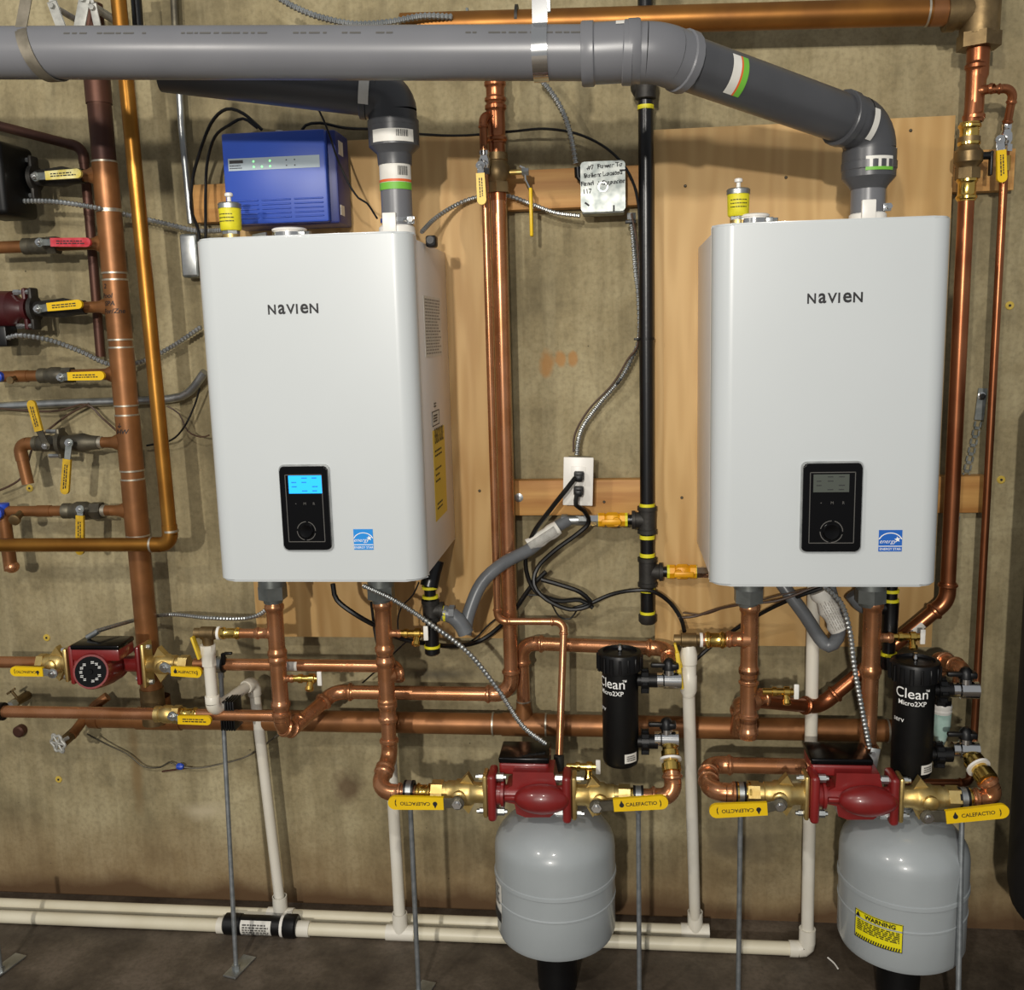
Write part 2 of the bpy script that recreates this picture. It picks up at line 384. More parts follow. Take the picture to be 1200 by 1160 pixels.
def lever(t, piv, g0, g1, wd, gm='yellow', nm='zinc', n=V((0, -1, 0)), stem=None, txt=None, flip=False, th=.008):
    u = (g1-g0).normalized(); n = (n-u*n.dot(u)).normalized(); v = n.cross(u)
    bm = B(); k = (g0-piv); ku = k.normalized(); kn = (n-ku*n.dot(ku)).normalized(); kv = kn.cross(ku)
    box(bm, (piv+g0+u*.01)/2, (k.length+.012, wd*.72, .0035), .0008, (ku, kv, kn), 1)
    lathe(bm, piv-kn*.002, kn, [(0, wd*.5), (.004, wd*.5)], 16)
    h = t.part('handle', bm, nm)
    bm = B(); hexa(bm, piv+kn*.002, piv+kn*.009, wd*.36); lathe(bm, piv+kn*.009, kn, [(0, wd*.2), (.004, wd*.2)], 10)
    t.part('handle_nut', bm, 'chrome', h)
    if stem is not None: t.part('stem', cyl(B(), stem, piv, wd*.3, 12), 'bronze', h)
    L = (g1-g0).length; hw = wd/2
    poly = [(0, -hw*.92), (L-hw, -hw)]+[(L-hw+hw*math.cos(a), hw*math.sin(a)) for a in [math.radians(-80+160*k/8) for k in range(9)]]+[(L-hw, hw), (0, hw*.92)]
    bm = B(); prism(bm, poly, g0, u, v, -th/2, th/2)
    es = [e for e in bm.edges if len(e.link_faces) == 2 and e.calc_face_angle(0) > .9]
    bmesh.ops.bevel(bm, geom=es, offset=.0018, segments=2, affect='EDGES')
    g = t.part('grip', bm, gm, h)
    if txt:
        s = -1 if flip else 1; c = g0+u*(L*.5)+n*(th/2+.0006)
        bm = B(); uu, vv = u*s, v*s
        if txt == 'rows': rows(bm, flat(c, uu, vv), L*.7, wd*.5, 2, .9, .5)
        else:
            text(bm, txt, wd*.37, flat(c+uu*L*.01, uu, vv), .014); x = -L*.35
            ring = [bm.verts.new(c+uu*(x+math.cos(a)*wd*.17)+vv*(math.sin(a)*wd*.17)) for a in [math.radians(125+290*k/9) for k in range(10)]]
            ring.append(bm.verts.new(c+uu*x+vv*wd*.36)); bm.faces.new(ring)
            x = L*.36
            for yy in (-.25, .25):
                text(bm, ')' , wd*.5, flat(c+uu*x+vv*yy*wd*.2, uu, vv))
        t.part('grip_lettering', bm, 'ink', h)
    return h
def inline_valve(name, label, p, a, r, L, bm_mat, lev=None, cat='valve', big=1.7, nut=True, group=None):
    a = a.normalized(); t = Thing(name, label, cat, p, group)
    bm = B(); lathe(bm, p-a*L/2, a, [(0, r), (0, r*1.35), (L*.18, r*1.35), (L*.2, r*1.25), (L*.26, r*1.3), (L*.36, r*big), (L*.6, r*big), (L*.7, r*1.3), (L*.74, r*1.25)], 20, False)
    t.part('body', bm, bm_mat)
    bm = B(); hexa(bm, p+a*L*.24, p+a*L*.5, r*1.55); lathe(bm, p+a*L*.2, a, [(0, r*1.2), (L*.06, r*1.2)], 16)
    t.part('end_nut', bm, bm_mat)
    if lev: lever(t, **{'stem': p, **lev})
    return t

# ================================================================== the setting
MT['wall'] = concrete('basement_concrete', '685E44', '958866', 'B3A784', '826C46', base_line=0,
    spots=[(P(641, 428, 0), (.026, .5, .045), 'A87A44', .2), (P(657, 421, 0), (.018, .5, .03), 'A87A44', .2), (P(671, 420, 0), (.015, .5, .026), 'A87A44', .2), (P(407, 922, 0), (.055, .5, .06), '5A4630', .3), (P(238, 950, 0), (.08, .5, .035), 'BCAF92', .4), (P(160, 905, 0), (.02, .5, .2), '7C6642', .4), (P(515, 790, 0), (.16, .5, .02), '5E5848', .4), (P(870, 985, 0), (.14, .5, .07), '655B48', .5)])  # last spot is the second pump set's cast shadow, painted into the concrete
MT['floor'] = concrete('damp_floor', '342B23', '554B3F', '73675A', '35261C', 1.6, rough=.6, streak=False)
MT['plywood'] = plywood_mat()
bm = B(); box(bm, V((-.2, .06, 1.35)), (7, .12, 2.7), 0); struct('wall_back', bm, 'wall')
bm = B(); box(bm, V((-.2, -2.3, -.05)), (7, 5.0, .1), 0); struct('floor', bm, 'floor')

# timber behind the plywood, plywood behind the boilers
zb1, zb2 = P(640, 222, .03).z, P(640, 583, .03).z
x0, x1 = P(226, 235, .038).x, P(1189, 205, .038).x
bm = B(); box(bm, V(((x0+x1)/2, -.0195, zb1)), (x1-x0, .037, .088), .002)
solo('timber_batten', 'upper horizontal timber board behind the plywood, its ends poking out', 'board', bm, 'wood')
x0b, x1b = P(560, 583, .038).x, P(1156, 583, .038).x
bm = B(); box(bm, V(((x0b+x1b)/2, -.0195, zb2)), (x1b-x0b, .037, .086), .002)
solo('timber_batten', 'lower horizontal timber board passing behind the electric outlet', 'board', bm, 'wood')
def panel(px0, px1, zt, zb, label):
    bm = B(); xa, xc = px0, px1
    box(bm, V(((xa+xc)/2, -.0475, (zt+zb)/2)), (xc-xa, .017, zt-zb), .001)
    return solo('plywood_panel', label, 'plywood', bm, 'plywood')
panel(P(301, 740, .056).x, P(600, 500, .056).x, P(500, 160, .056).z, P(450, 747, .056).z, 'plywood sheet on the wall behind the boiler with the lit blue screen')
panel(P(767, 500, .056).x, P(1117, 200, .056).x, P(850, 148, .056).z, P(900, 757, .056).z, 'plywood sheet on the wall behind the boiler with the unlit screen')
def screw(px, py, d, label, m='iron_grey', r=.006):
    c = P(px, py, d); bm = B(); lathe(bm, c, -Y, [(-.004, r*.4), (-.001, r), (.002, r), (.0035, r*.5)], 10); hexa(bm, c-Y*.002, c-Y*.005, r*.45)
    solo('screw', label, 'screw', bm, m)
screw(608, 583, .0375, 'big steel screw with washer in the timber board near the outlet', 'zinc', .011)
for q, lb in (((708, 588, .037), 'dark knot-like screw head in the timber board beside the white outlet'), ((562, 575, .056), 'small dark screw head in the plywood strip right of the lit boiler'), ((799, 583, .056), 'small dark screw head in the plywood between gas pipe and unlit boiler'),
              ((1067, 153, .056), 'small screw head near the top of the plywood, beyond the flue elbow'), ((921, 208, .056), 'small screw head in the plywood under the sloping flue pipe'), ((803, 218, .056), 'small screw head high on the plywood just right of the gas pipe')):
    screw(*q, lb, r=.0035)
plug_lab = ['yellow ring plug in the concrete below the copper elbow by the timber-free wall', 'yellow ring plug in the concrete above the brass valve of the small pump',
            'faded yellow ring plug low on the bare concrete', 'yellow ring plug high beside the thin copper drop pipe', 'yellow ring plug beside the thin pipe, level with the lower board']
for (px, py), lb in zip(((35, 572), (55, 747), (69, 913), (1183, 358), (1173, 562)), plug_lab):
    c = P(px, py, 0); t = Thing('form_tie_plug', lb, 'plug', c, 'form tie plugs in the concrete wall')
    t.part('ring', lathe(B(), c+Y*.004, -Y, [(0, .0095), (.006, .0095), (.007, .008), (.0065, .004)], 16, True), 'yellow_plug')
    t.part('hole', lathe(B(), c-Y*.0021, -Y, [(0, .003), (.0012, .003)], 10), 'ink')

# ================================================================== boilers
def boiler(name, label, x0, x1, z0, z1, lit):
    yf, yb = -.465, -.0575; W, H = x1-x0, z1-z0; xc, zc = (x0+x1)/2, (z0+z1)/2
    t = Thing(name, label, 'boiler', V((xc, -.26, z0)), 'wall hung boilers')
    bm = B(); box(bm, V((xc, (-.418+yb)/2, zc-.004)), (W-.008, yb+.418, H-.012), .002); t.part('casing', bm, 'side_enamel')
    # front cover: plan outline with rounded front corners, pushed up, edges eased
    r = .038; pl = [(W/2, .047)]+[(W/2-r+r*math.cos(a), -r*math.sin(a)+r-.0) for a in [math.radians(90*k/7) for k in range(8)]]
    pl = [(W/2, .048)]+[(W/2-r+r*math.cos(math.radians(90*k/7)), r-r*math.sin(math.radians(90*k/7))) for k in range(8)]
    pl = pl+[(-x, y) for x, y in pl[::-1]]
    bm = B(); prism(bm, [(x, y) for x, y in pl], V((xc, yf, 0)), X, Y, z0, z1)
    es = [e for e in bm.edges if abs(e.verts[0].co.z-e.verts[1].co.z) < 1e-6 and min(v.co.y for v in e.verts) < yf+.047]
    bmesh.ops.bevel(bm, geom=es, offset=.0045, segments=3, affect='EDGES')
    fc = t.part('front_cover', bm, 'white_enamel', sharp=50)
    for s in (-1, 1): t.part('cover_seam', box(B(), V((xc+s*(W/2-.0018), -.4165, zc)), (.004, .0025, H-.004), 0), 'white_plastic')
    return t, fc, xc, zc, W, H, yf
def pt_on_front(px, py, yf=-.465): return P(px, py, -yf)
def boiler_front(t, fc, yf, logo, pan, scr, est, lit, big):
    e = yf-.0007
    f0, f1 = P(*logo[0], -yf), P(*logo[1], -yf); x, n = f0.x, 'NaVIeN'; w_ = f1.x-f0.x; h = w_*.185
    bm = B(); adv = [.0, .2, .36, .55, .635, .815]; wid = [.155, .14, .17, .035, .155, .17]
    zc = (f0.z+f1.z)/2
    for ch, a, wd in zip('NaVIeN', adv, wid):
        tmp = B(); text(tmp, ch, 1, lambda p, q: V((p, 0, q)), .022)
        xs = [v.co.x for v in tmp.verts]; zs = [v.co.z for v in tmp.verts]; mx, mz, M_, Z_ = min(xs), min(zs), max(xs), max(zs)
        for v in tmp.verts:
            v.co = V((f0.x+(a+wd*(v.co.x-mx)/(M_-mx))*w_, e, zc-h/2+h*(v.co.z-mz)/(Z_-mz)))
        me = bpy.data.meshes.new('m'); tmp.to_mesh(me); tmp.free(); bm.from_mesh(me); bpy.data.meshes.remove(me)
    t.part('lettering', bm, 'ink', label='black capital letters across the front')
    (ax, ay), (bx, by) = pan; A, C = P(ax, ay, -yf), P(bx, by, -yf); c = (A+C)/2; w_, h = abs(C.x-A.x), abs(A.z-C.z)
    bm = B(); prism(bm, rrect(w_+.006, h+.006, .011, 5), V((c.x, yf, c.z)), X, Z, -.0, .004); bez = t.part('control_panel', bm, 'zinc', label='control panel in a thin grey rim')
    bm = B(); prism(bm, rrect(w_, h, .009, 5), V((c.x, yf, c.z)), X, Z, .0, .010)
    es = [q for q in bm.edges if all(v.co.y < yf-.0095 for v in q.verts)]; bmesh.ops.bevel(bm, geom=es, offset=.003, segments=2, affect='EDGES')
    t.part('panel_face', bm, 'black_gloss', bez)
    bm = B(); o = V((c.x, yf-.0103, c.z)); iw, ih = w_*.76, h*.8
    for s in (-1, 1):
        box(bm, o+X*s*iw/2, (.0014, .0012, ih), 0); box(bm, o+Z*s*ih/2, (iw, .0012, .0014), 0)
    t.part('inner_rim', bm, 'grey_ink', bez)
    A, C = P(*scr[0], -yf+.011), P(*scr[1], -yf+.011); q = (A+C)/2; sw, sh = abs(C.x-A.x), abs(A.z-C.z); q.y = yf-.0104
    bm = B(); box(bm, q, (sw, .0012, sh), 0); t.part('screen', bm, 'lcd_blue' if lit else 'lcd_dark', bez, 'lit blue screen' if lit else 'unlit grey screen')
    bm = B()
    for r_ in range(4):
        for k in range(3):
            if (r_+k) % 3: rows(bm, flat(V((q.x+(k-1)*sw*.31, q.y-.0008, q.z+sh*(.36-.24*r_))), X, Z), sw*.2, sh*.12, 1, .7, .5)
    t.part('screen_characters', bm, 'es_blue_deep' if lit else 'ink', bez)
    bm = B(); o = V((c.x, yf-.0106, c.z+h*.055))
    for k in (-1, 0, 1): text(bm, ('◂', 'Info', 'OK')[k+1] if k < 0 else ('M', 'R')[k], h*.045, flat(o+X*k*w_*.19, X, Z), .004)
    o = V((c.x, yf-.0106, c.z-h*.27))
    for k in range(24):
        if k % 6 == 5: continue
        a0, a1 = math.radians(15*k), math.radians(15*k+15); r0, r1 = w_*.185, w_*.2
        bm.faces.new([bm.verts.new(o+X*math.cos(a)*r+Z*math.sin(a)*r) for a, r in ((a0, r0), (a0, r1), (a1, r1), (a1, r0))])
    t.part('panel_marks', bm, 'grey_ink', bez)
    bm = B(); lathe(bm, V((c.x, yf-.009, c.z-h*.27)), -Y, [(0, w_*.15), (.004, w_*.15), (.006, w_*.13), (.005, w_*.06)], 24); t.part('dial', bm, 'black_gloss', bez)
    # energy sticker
    A, C = P(*est[0], -yf), P(*est[1], -yf); c = (A+C)/2; w_, h = abs(C.x-A.x), abs(A.z-C.z); o = V((c.x, yf-.0006, c.z))
    bm = B(); box(bm, o, (w_, .0008, h), 0); st = t.part('energy_sticker', bm, 'es_blue' if lit else 'es_blue_deep', label='square blue energy sticker')
    o = o-Y*.0007; bm = B(); ar = [math.radians(22+136*k/14) for k in range(15)]
    for a0, a1 in zip(ar, ar[1:]):
        bm.faces.new([bm.verts.new(o+X*math.cos(a)*r*w_+Z*(math.sin(a)*r*w_*.86-.1*h)) for a, r in ((a0, .5), (a0, .545), (a1, .545), (a1, .5))])
    stp = []
    for k in range(10): r_ = w_*(.14 if k % 2 == 0 else .062); a = math.radians(90+36*k+8); stp.append(bm.verts.new(o+X*(w_*.3+r_*math.cos(a))+Z*(h*.06+r_*math.sin(a))))
    bm.faces.new(stp)
    text(bm, 'energy', h*.27, flat(o-X*w_*.12-Z*h*.03, X, Z), -.004, shear=.3)
    quad(bm, o-X*w_/2-Z*h*.27, X*w_, Z*h*.035); text(bm, 'ENERGY STAR', h*.155, flat(o-Z*h*.39, X*.96, Z), .008)
    t.part('sticker_print', bm, 'white_ink', st)
BL, fcL, xL, zL, WL, HL, yf = boiler('wall_boiler', 'white wall hung boiler with the lit blue screen, blue box above it', -.8186, -.3786, 1.0202, 1.7152, True)
boiler_front(BL, fcL, yf, ((314, 362), (374, 362)), ((328.5, 546), (390, 643)), ((337.5, 557.5), (377.5, 578)), ((414, 620), (438, 644)), True, 1)
BR, fcR, xR, zR, WR, HR, _ = boiler('wall_boiler', 'white wall hung boiler with the unlit grey screen', .1955, .6285, 1.0115, 1.7060, False)
boiler_front(BR, fcR, yf, ((946, 349), (1012, 349)), ((940.5, 542.5), (1006.5, 645)), ((953.5, 556), (995, 576.5)), ((1030, 621), (1056.5, 646)), False, 1)
# labels on the side of the first boiler
xs = -.3786-.004+.0006
def side_patch(d0, d1, z1, z0, name, m, label):
    bm = B(); box(bm, V((xs, -(d0+d1)/2, (z0+z1)/2)), (.0008, abs(d0-d1), z1-z0), 0); return BL.part(name, bm, m, label=label)
fs = lambda d, z: (lambda x, y: V((xs+.0008, -d+x, z+y)))
def sideP(px, py):
    q = ray(px, py); k = (xs-EYE.x)/q.x; return EYE+q*k
a, b = sideP(496, 346), sideP(518, 416)
lb = side_patch(-a.y, -b.y, a.z, b.z, 'rating_label', 'label', 'small pale rating label on the side')
bm = B(); rows(bm, fs(-(a.y+b.y)/2, (a.z+b.z)/2), abs(b.y-a.y)*.9, (a.z-b.z)*.94, 18, .9, .5); BL.part('rating_print', bm, 'pale_ink', lb)
a, b = sideP(507, 505), sideP(524, 598)
lb = side_patch(-a.y, -b.y, a.z, b.z, 'energy_guide_label', 'label_yellow', 'tall yellow label on the side')
bm = B(); cy_, cz_, w_, h_ = (a.y+b.y)/2, (a.z+b.z)/2, abs(b.y-a.y), a.z-b.z
text(bm, 'ENERGYGUIDE', w_*.17, lambda x, y: V((xs+.0008, cy_+x*.66, cz_+h_*.42+y*2.0)), .01)
rows(bm, fs(-cy_, cz_+h_*.24), w_*.8, h_*.1, 2, .7, .4); rows(bm, fs(-cy_, cz_), w_*.8, h_*.2, 3, .5, .3); rows(bm, fs(-cy_, cz_-h_*.35), w_*.7, h_*.1, 2, .6, .4)
BL.part('guide_print', bm, 'ink', lb)
a, b = sideP(506, 480), sideP(515, 503)
lb = side_patch(-a.y, -b.y, a.z-.006, b.z+.014, 'approval_label', 'label', 'small white label in a black frame')
bm = B(); cy_, cz_, w_, h_ = (a.y+b.y)/2, (a.z+.008+b.z)/2, abs(b.y-a.y), a.z-.02-b.z
for s in (-1, 1):
    box(bm, V((xs+.0006, cy_+s*w_/2, cz_)), (.0006, .002, h_), 0); box(bm, V((xs+.0006, cy_, cz_+s*h_/2)), (.0006, w_, .002), 0)
rows(bm, fs(-cy_, cz_), w_*.7, h_*.6, 3, .8, .6); rows(bm, fs(-cy_, cz_+h_*.95), w_*.4, h_*.4, 2, .8, .6); BL.part('approval_print', bm, 'ink', lb)
# what sits on the boilers' tops and under them
def air_vent(px, pyb, d, zt, label):
    base = P(px, pyb, d); base.z = zt; s = S(px, pyb, d); t = Thing('air_vent', label, 'valve', base, 'automatic air vents on the boilers')
    k = s
    t.part('brass_nipple', lathe(B(), base, Z, [(0, 9.5*k), (14*k, 9.5*k)], 20), 'brass')
    bm = B(); hexa(bm, base+Z*14*k, base+Z*19*k, 10*k); t.part('hex_base', bm, 'zinc')
    t.part('yellow_sleeve', lathe(B(), base+Z*18*k, Z, [(0, 11*k), (2*k, 12.3*k), (24*k, 12.8*k), (25*k, 12.5*k)], 24), 'tape', label='yellow printed sleeve')
    bm = B(); rows(bm, lambda x, y: base+Z*(32*k+y)+(X*math.sin(x/(12.9*k))-Y*math.cos(x/(12.9*k)))*13*k, 22*k, 12*k, 3, .8, .25); t.part('sleeve_print', bm, 'ink')
    t.part('cap', lathe(B(), base+Z*43*k, Z, [(0, 13.6*k), (5*k, 13.6*k), (6.5*k, 12*k), (7.5*k, 5*k)], 24), 'zinc')
    t.part('bleed_screw', lathe(B(), base+Z*50*k, Z, [(0, 2.6*k), (6*k, 2.4*k), (7*k, 4.8*k), (10*k, 4.8*k), (11*k, 3.5*k)], 14), 'white_plastic')
air_vent(271, 270, .30, 1.713, 'yellow sleeved air vent on the boiler under the blue box')
air_vent(865, 255, .30, 1.704, 'yellow sleeved air vent on the boiler with the unlit screen')
def intake(c, r, t, open_r=True):
    bm = B(); lathe(bm, c, Z, [(0, r), (.004, r), (.004, r*.93), (.02, r*.93), (.02, r), (.024, r*1.02), (.026, r*.9)], 28); t.part('intake_collar', bm, 'white_plastic')
    bm = B(); lathe(bm, c+Z*.008, Z, [(0, r*.99), (.009, r*.99)], 28); t.part('collar_clamp', bm, 'chrome')
    bm = B(); box(bm, c+V((r*.9, -r*.5, .012)), (.016, .014, .012), .002); hexa(bm, c+V((r*1.1, -r*.5, .012)), c+V((r*1.45, -r*.62, .012)), .005); t.part('clamp_screw', bm, 'zinc')
c = P(339, 268, .30); c.z = 1.720; intake(c, .036, BL)
c = P(300, 268, .27); c.z = 1.716; bm = B(); box(bm, c+Z*.01, (.05, .03, .016), .004); hexa(bm, c+V((.0, -.02, .016)), c+V((.03, -.02, .02)), .006); BL.part('gauge_bracket', bm, 'zinc')
c = P(884, 254, .30); c.z = 1.712; intake(c, .030, BR)
for t, (px, py), z in ((BL, (465, 262), 1.711), (BR, (1017, 247), 1.702)):
    c = P(px, py, .33); c.z = z; k = S(px, py, .33)
    bm = B(); lathe(bm, c, Z, [(0, 22*k), (14*k, 21*k), (16*k, 19*k)], 28); box(bm, c+V((-4*k, -20*k, 16*k)), (16*k, 6*k, 26*k), .002); t.part('vent_collar', bm, 'white_plastic', label='white plastic flue collar')
    bm = B(); lathe(bm, c+Z*19*k, Z, [(0, 19*k), (5*k, 19*k)], 28); box(bm, c+V((19*k, -8*k, 21*k)), (9*k, 8*k, 9*k), .001); hexa(bm, c+V((20*k, -12*k, 21*k)), c+V((20*k, -19*k, 21*k)), 3.4*k); t.part('collar_clamp', bm, 'chrome')
c = P(489, 270, .25); bm = B(); box(bm, V((-.368, -.30, 1.708)), (.022, .03, .024), .005); lathe(bm, V((-.368, -.315, 1.71)), -Y, [(0, .008), (.004, .008), (.004, .004)], 12); BL.part('cable_gland', bm, 'black')
def nut(t, px, d, zt, rr):
    c = P(px, 700, d); c.z = zt; h = zt-P(px, 703 if px < 600 else 707, d).z; bm = B(); lathe(bm, c, -Z, [(0, rr*.95), (h-.034, rr*1.1), (h-.034, rr)], 20); hexa(bm, c-Z*(h-.034), c-Z*(h-.004), rr*1.14); lathe(bm, c-Z*(h-.006), -Z, [(0, rr*.8), (.012, rr*.74)], 20); t.part('union_nut', bm, 'nut_grey')
nut(BL, 320, .27, 1.022, .029); nut(BL, 447, .27, 1.022, .028); nut(BR, 877, .27, 1.013, .029); nut(BR, 1020, .22, 1.013, .030)

# ================================================================== flue pipes
dm = .60; rv = .0445
t = Thing('vent_pipe', 'large grey plastic flue pipe crossing the top, dropping to the unlit boiler', 'pipe', P(600, 62, dm))
pA, pB = P(-260, 62, dm), P(772, 62, dm)
cL = P(1019, 150, .33); colR = P(1017, 236, .33); colR.z = 1.726; cL.x = colR.x; cL.y = colR.y
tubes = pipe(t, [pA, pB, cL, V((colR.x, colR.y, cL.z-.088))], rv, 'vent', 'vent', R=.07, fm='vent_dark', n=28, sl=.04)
min([c for c in t.o.children if c.name.startswith('elbow')], key=lambda c: sum(v.co.y for v in c.data.vertices)/len(c.data.vertices)).data.materials[0] = MT['vent']
tubes[1].data.materials[0] = tubes[-1].data.materials[0] = MT['vent_dark']  # sloping run is the same plastic as the main; its shade is coloured in
coupling(t, P(716, 62, dm), X, rv, 'vent', 'vent', .05)
cc = V((colR.x, colR.y, 0)); 
zf = lambda y: P(1017, y, .28).z
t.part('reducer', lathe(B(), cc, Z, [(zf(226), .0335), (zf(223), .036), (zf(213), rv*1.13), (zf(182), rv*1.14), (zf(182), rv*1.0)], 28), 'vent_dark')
t.part('tube', cyl(B(), cc+Z*zf(215), cc+Z*1.722, .0325, 24), 'vent')
def band(t, o, a, r, h, a0, a1, m, name, par=None, off=.0008, nref=None):
    a = a.normalized(); u = (nref-a*nref.dot(a)).normalized() if nref else -Y; v = a.cross(u); bm = B(); n = 14
    for k in range(n):
        q = []
        for j, hh in ((k, 0), (k+1, 0), (k+1, h), (k, h)):
            th = math.radians(a0+(a1-a0)*j/n); q.append(bm.verts.new(o+a*hh+(u*math.cos(th)+v*math.sin(th))*(r+off)))
        bm.faces.new(q)
    return t.part(name, bm, m, par)
o = cc+Z*zf(208)
lb = band(t, o, Z, rv*1.14, .026, -20, 42, 'label', 'pipe_label'); band(t, o, Z, rv*1.14, .006, -20, 42, 'green_ink', 'label_stripe', lb, .0014)
a = (cL-pB).normalized(); o = pB+a*.125
lb = band(t, o, a, rv*1.0, .022, -40, 50, 'label', 'pipe_label', nref=-Y); band(t, o+a*.018, a, rv, .004, -40, 50, 'orange_ink', 'label_stripe', lb, .0012, -Y); band(t, o+a*.022, a, rv, .012, -40, 50, 'green_ink', 'label_stripe', lb, .0012, -Y)
a2 = a; o = cL-a*.045; band(t, o-a*.0+V((.0, 0, 0)), a, rv*1.17, .014, -25, 40, 'label', 'pipe_label', nref=-Y)
o = P(722, 62, dm); band(t, o, X, rv*1.1, .026, -72, -48, 'label', 'pipe_label', nref=-Y) 
o = P(738, 62, dm); band(t, o, X, rv*1.1, .004, -72, -48, 'green_ink', 'label_stripe', None, .0012, -Y)
for a_, b_ in ((30, 470), (490, 700)):     # faint printing along the top of the pipe
    bm = B(); p0, p1 = P(a_+60, 62, dm), P(b_-5, 62, dm); ax = (p1-p0); L = ax.length; ax.normalize(); x = 0
    while x < L:
        dl = random.uniform(.006, .02); th = math.radians(30); 
        for s in ((0, 1),) if random.random() < .8 else ():
            q = []
            for xx, dt in ((x, -.04), (x+dl, -.04), (x+dl, .04), (x, .04)):
                q.append(bm.verts.new(p0+ax*xx+(-Y*math.cos(th+dt)+Z*math.sin(th+dt))*(rv+.0006)))
            bm.faces.new(q)
        x += dl+random.uniform(.002, .006)
    t.part('pipe_print', bm, 'grey_ink')['kind'] = 'stuff'
def ring_strap(t, o, a, r, wd, m, a0=0, a1=360, name='strap'):
    a = a.normalized(); bm = B(); n = 40; u, v = -Y, Z
    rr = [[], [], [], []]
    for k in range(n+1):
        th = math.radians(a0+(a1-a0)*k/n); e = u*math.cos(th)+v*math.sin(th)
        for i, (h, q) in enumerate(((-wd/2, r), (wd/2, r), (wd/2, r+.002), (-wd/2, r+.002))): rr[i].append(bm.verts.new(o+a*h+e*q))
    for k in range(n):
        for i in range(4): bm.faces.new((rr[i][k], rr[i][k+1], rr[(i+1) % 4][k+1], rr[(i+1) % 4][k]))
    return bm
c = P(634, 62, dm); t = Thing('pipe_hanger', 'shiny metal strap hanging the grey flue pipe', 'bracket', c)
bm = ring_strap(t, c, X, rv+.0005, .026, 'zinc'); box(bm, c+V((0, -.012, .115)), (.026, .002, .15), 0); t.part('strap', bm, 'chrome')
bm = B(); box(bm, c+V((.016, -.014, .085)), (.006, .008, .05), .001); t.part('strap_bolt', bm, 'zinc')
c = P(45, 64, dm); ax = V((1, .0, -.0)); t = Thing('pipe_hanger', 'dull weathered strap twisted around the grey flue pipe', 'bracket', c)
ax = V((.86, .42, .1)); bm = B(); n = 36; rr = [[], [], [], []]
for k in range(n+1):
    th = math.radians(60-250*k/n); e = -Y*math.cos(th)+Z*math.sin(th); sh = .032*(1-k/n*2.0)*-1
    for i, (h, q) in enumerate(((-.011, rv+.0004), (.011, rv+.0004), (.011, rv+.0025), (-.011, rv+.0025))): rr[i].append(bm.verts.new(c+X*(h+.035*(k/n)**.8*1.6-.015)+e*q))
for k in range(n):
    for i in range(4): bm.faces.new((rr[i][k], rr[i][k+1], rr[(i+1) % 4][k+1], rr[(i+1) % 4][k]))
t.part('strap', bm, 'galv_dull')
e = -Y*math.cos(math.radians(60))+Z*math.sin(math.radians(60)); q0 = c+X*-.015+e*(rv+.0015); bm = B()
u = (V((.028, .02, .13))); box(bm, q0+u*.5-Z*.002, (.022, .002, u.length), 0, (X, V((0, 1, -.15)).normalized(), u.normalized())); t.part('strap_tail', bm, 'galv_dull')
# flue of the first boiler
t = Thing('vent_pipe', 'dark grey flue elbow and pipe rising from the boiler under the blue box', 'pipe', P(465, 240, .33))
c0 = P(465, 240, .33); c0.z = 1.727; a0 = P(190, 80, .40); zf = lambda y: P(463, y, .28).z
cor = P(466, 112, .33); cor.x = c0.x; cor.y = c0.y
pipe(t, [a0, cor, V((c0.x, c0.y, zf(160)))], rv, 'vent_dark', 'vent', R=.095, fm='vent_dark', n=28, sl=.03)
q = V((c0.x, c0.y, 0))
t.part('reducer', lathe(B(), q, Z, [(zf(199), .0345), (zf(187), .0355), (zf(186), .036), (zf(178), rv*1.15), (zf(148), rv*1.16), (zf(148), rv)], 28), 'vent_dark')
t.part('tube', cyl(B(), q+Z*zf(195), q+Z*1.722, .0318, 24), 'vent')
lb = band(t, q+Z*zf(176), Z, rv*1.16, .024, -40, 60, 'label', 'pipe_label'); bm = B()
for k in range(9): 
    th = math.radians(18+k*3.2); e = V((math.sin(th), -math.cos(th), 0)); f = V((math.cos(th), math.sin(th), 0)); quad(bm, q+Z*(zf(176)+.009)+e*(rv*1.16+.0014)-f*.0005, f*.0011*(1+k % 2*.5), Z*.013)
t.part('bar_code', bm, 'ink', lb)
zl0 = zf(228); lb = band(t, q+Z*zl0, Z, .0318, zf(198)-zl0, -85, 85, 'label', 'pipe_label'); band(t, q+Z*zl0, Z, .0318, .014, -85, 85, 'green_ink', 'label_stripe', lb, .0014); band(t, q+Z*(zl0+.015), Z, .0318, .005, -85, 85, 'orange_ink', 'label_stripe', lb, .0014)
bm = B()
for k in range(9):
    th = math.radians(22+k*4.5); e = V((math.sin(th), -math.cos(th), 0)); f = V((math.cos(th), math.sin(th), 0)); quad(bm, q+Z*(zl0+.027)+e*.0333-f*.0005, f*.0011*(1+k % 2*.5), Z*.018)
t.part('bar_code', bm, 'ink', lb)
ax = (cor-a0).normalized(); band(t, cor-ax*.062, ax, rv*1.17, .02, -35, 35, 'label', 'pipe_label', nref=-Y)

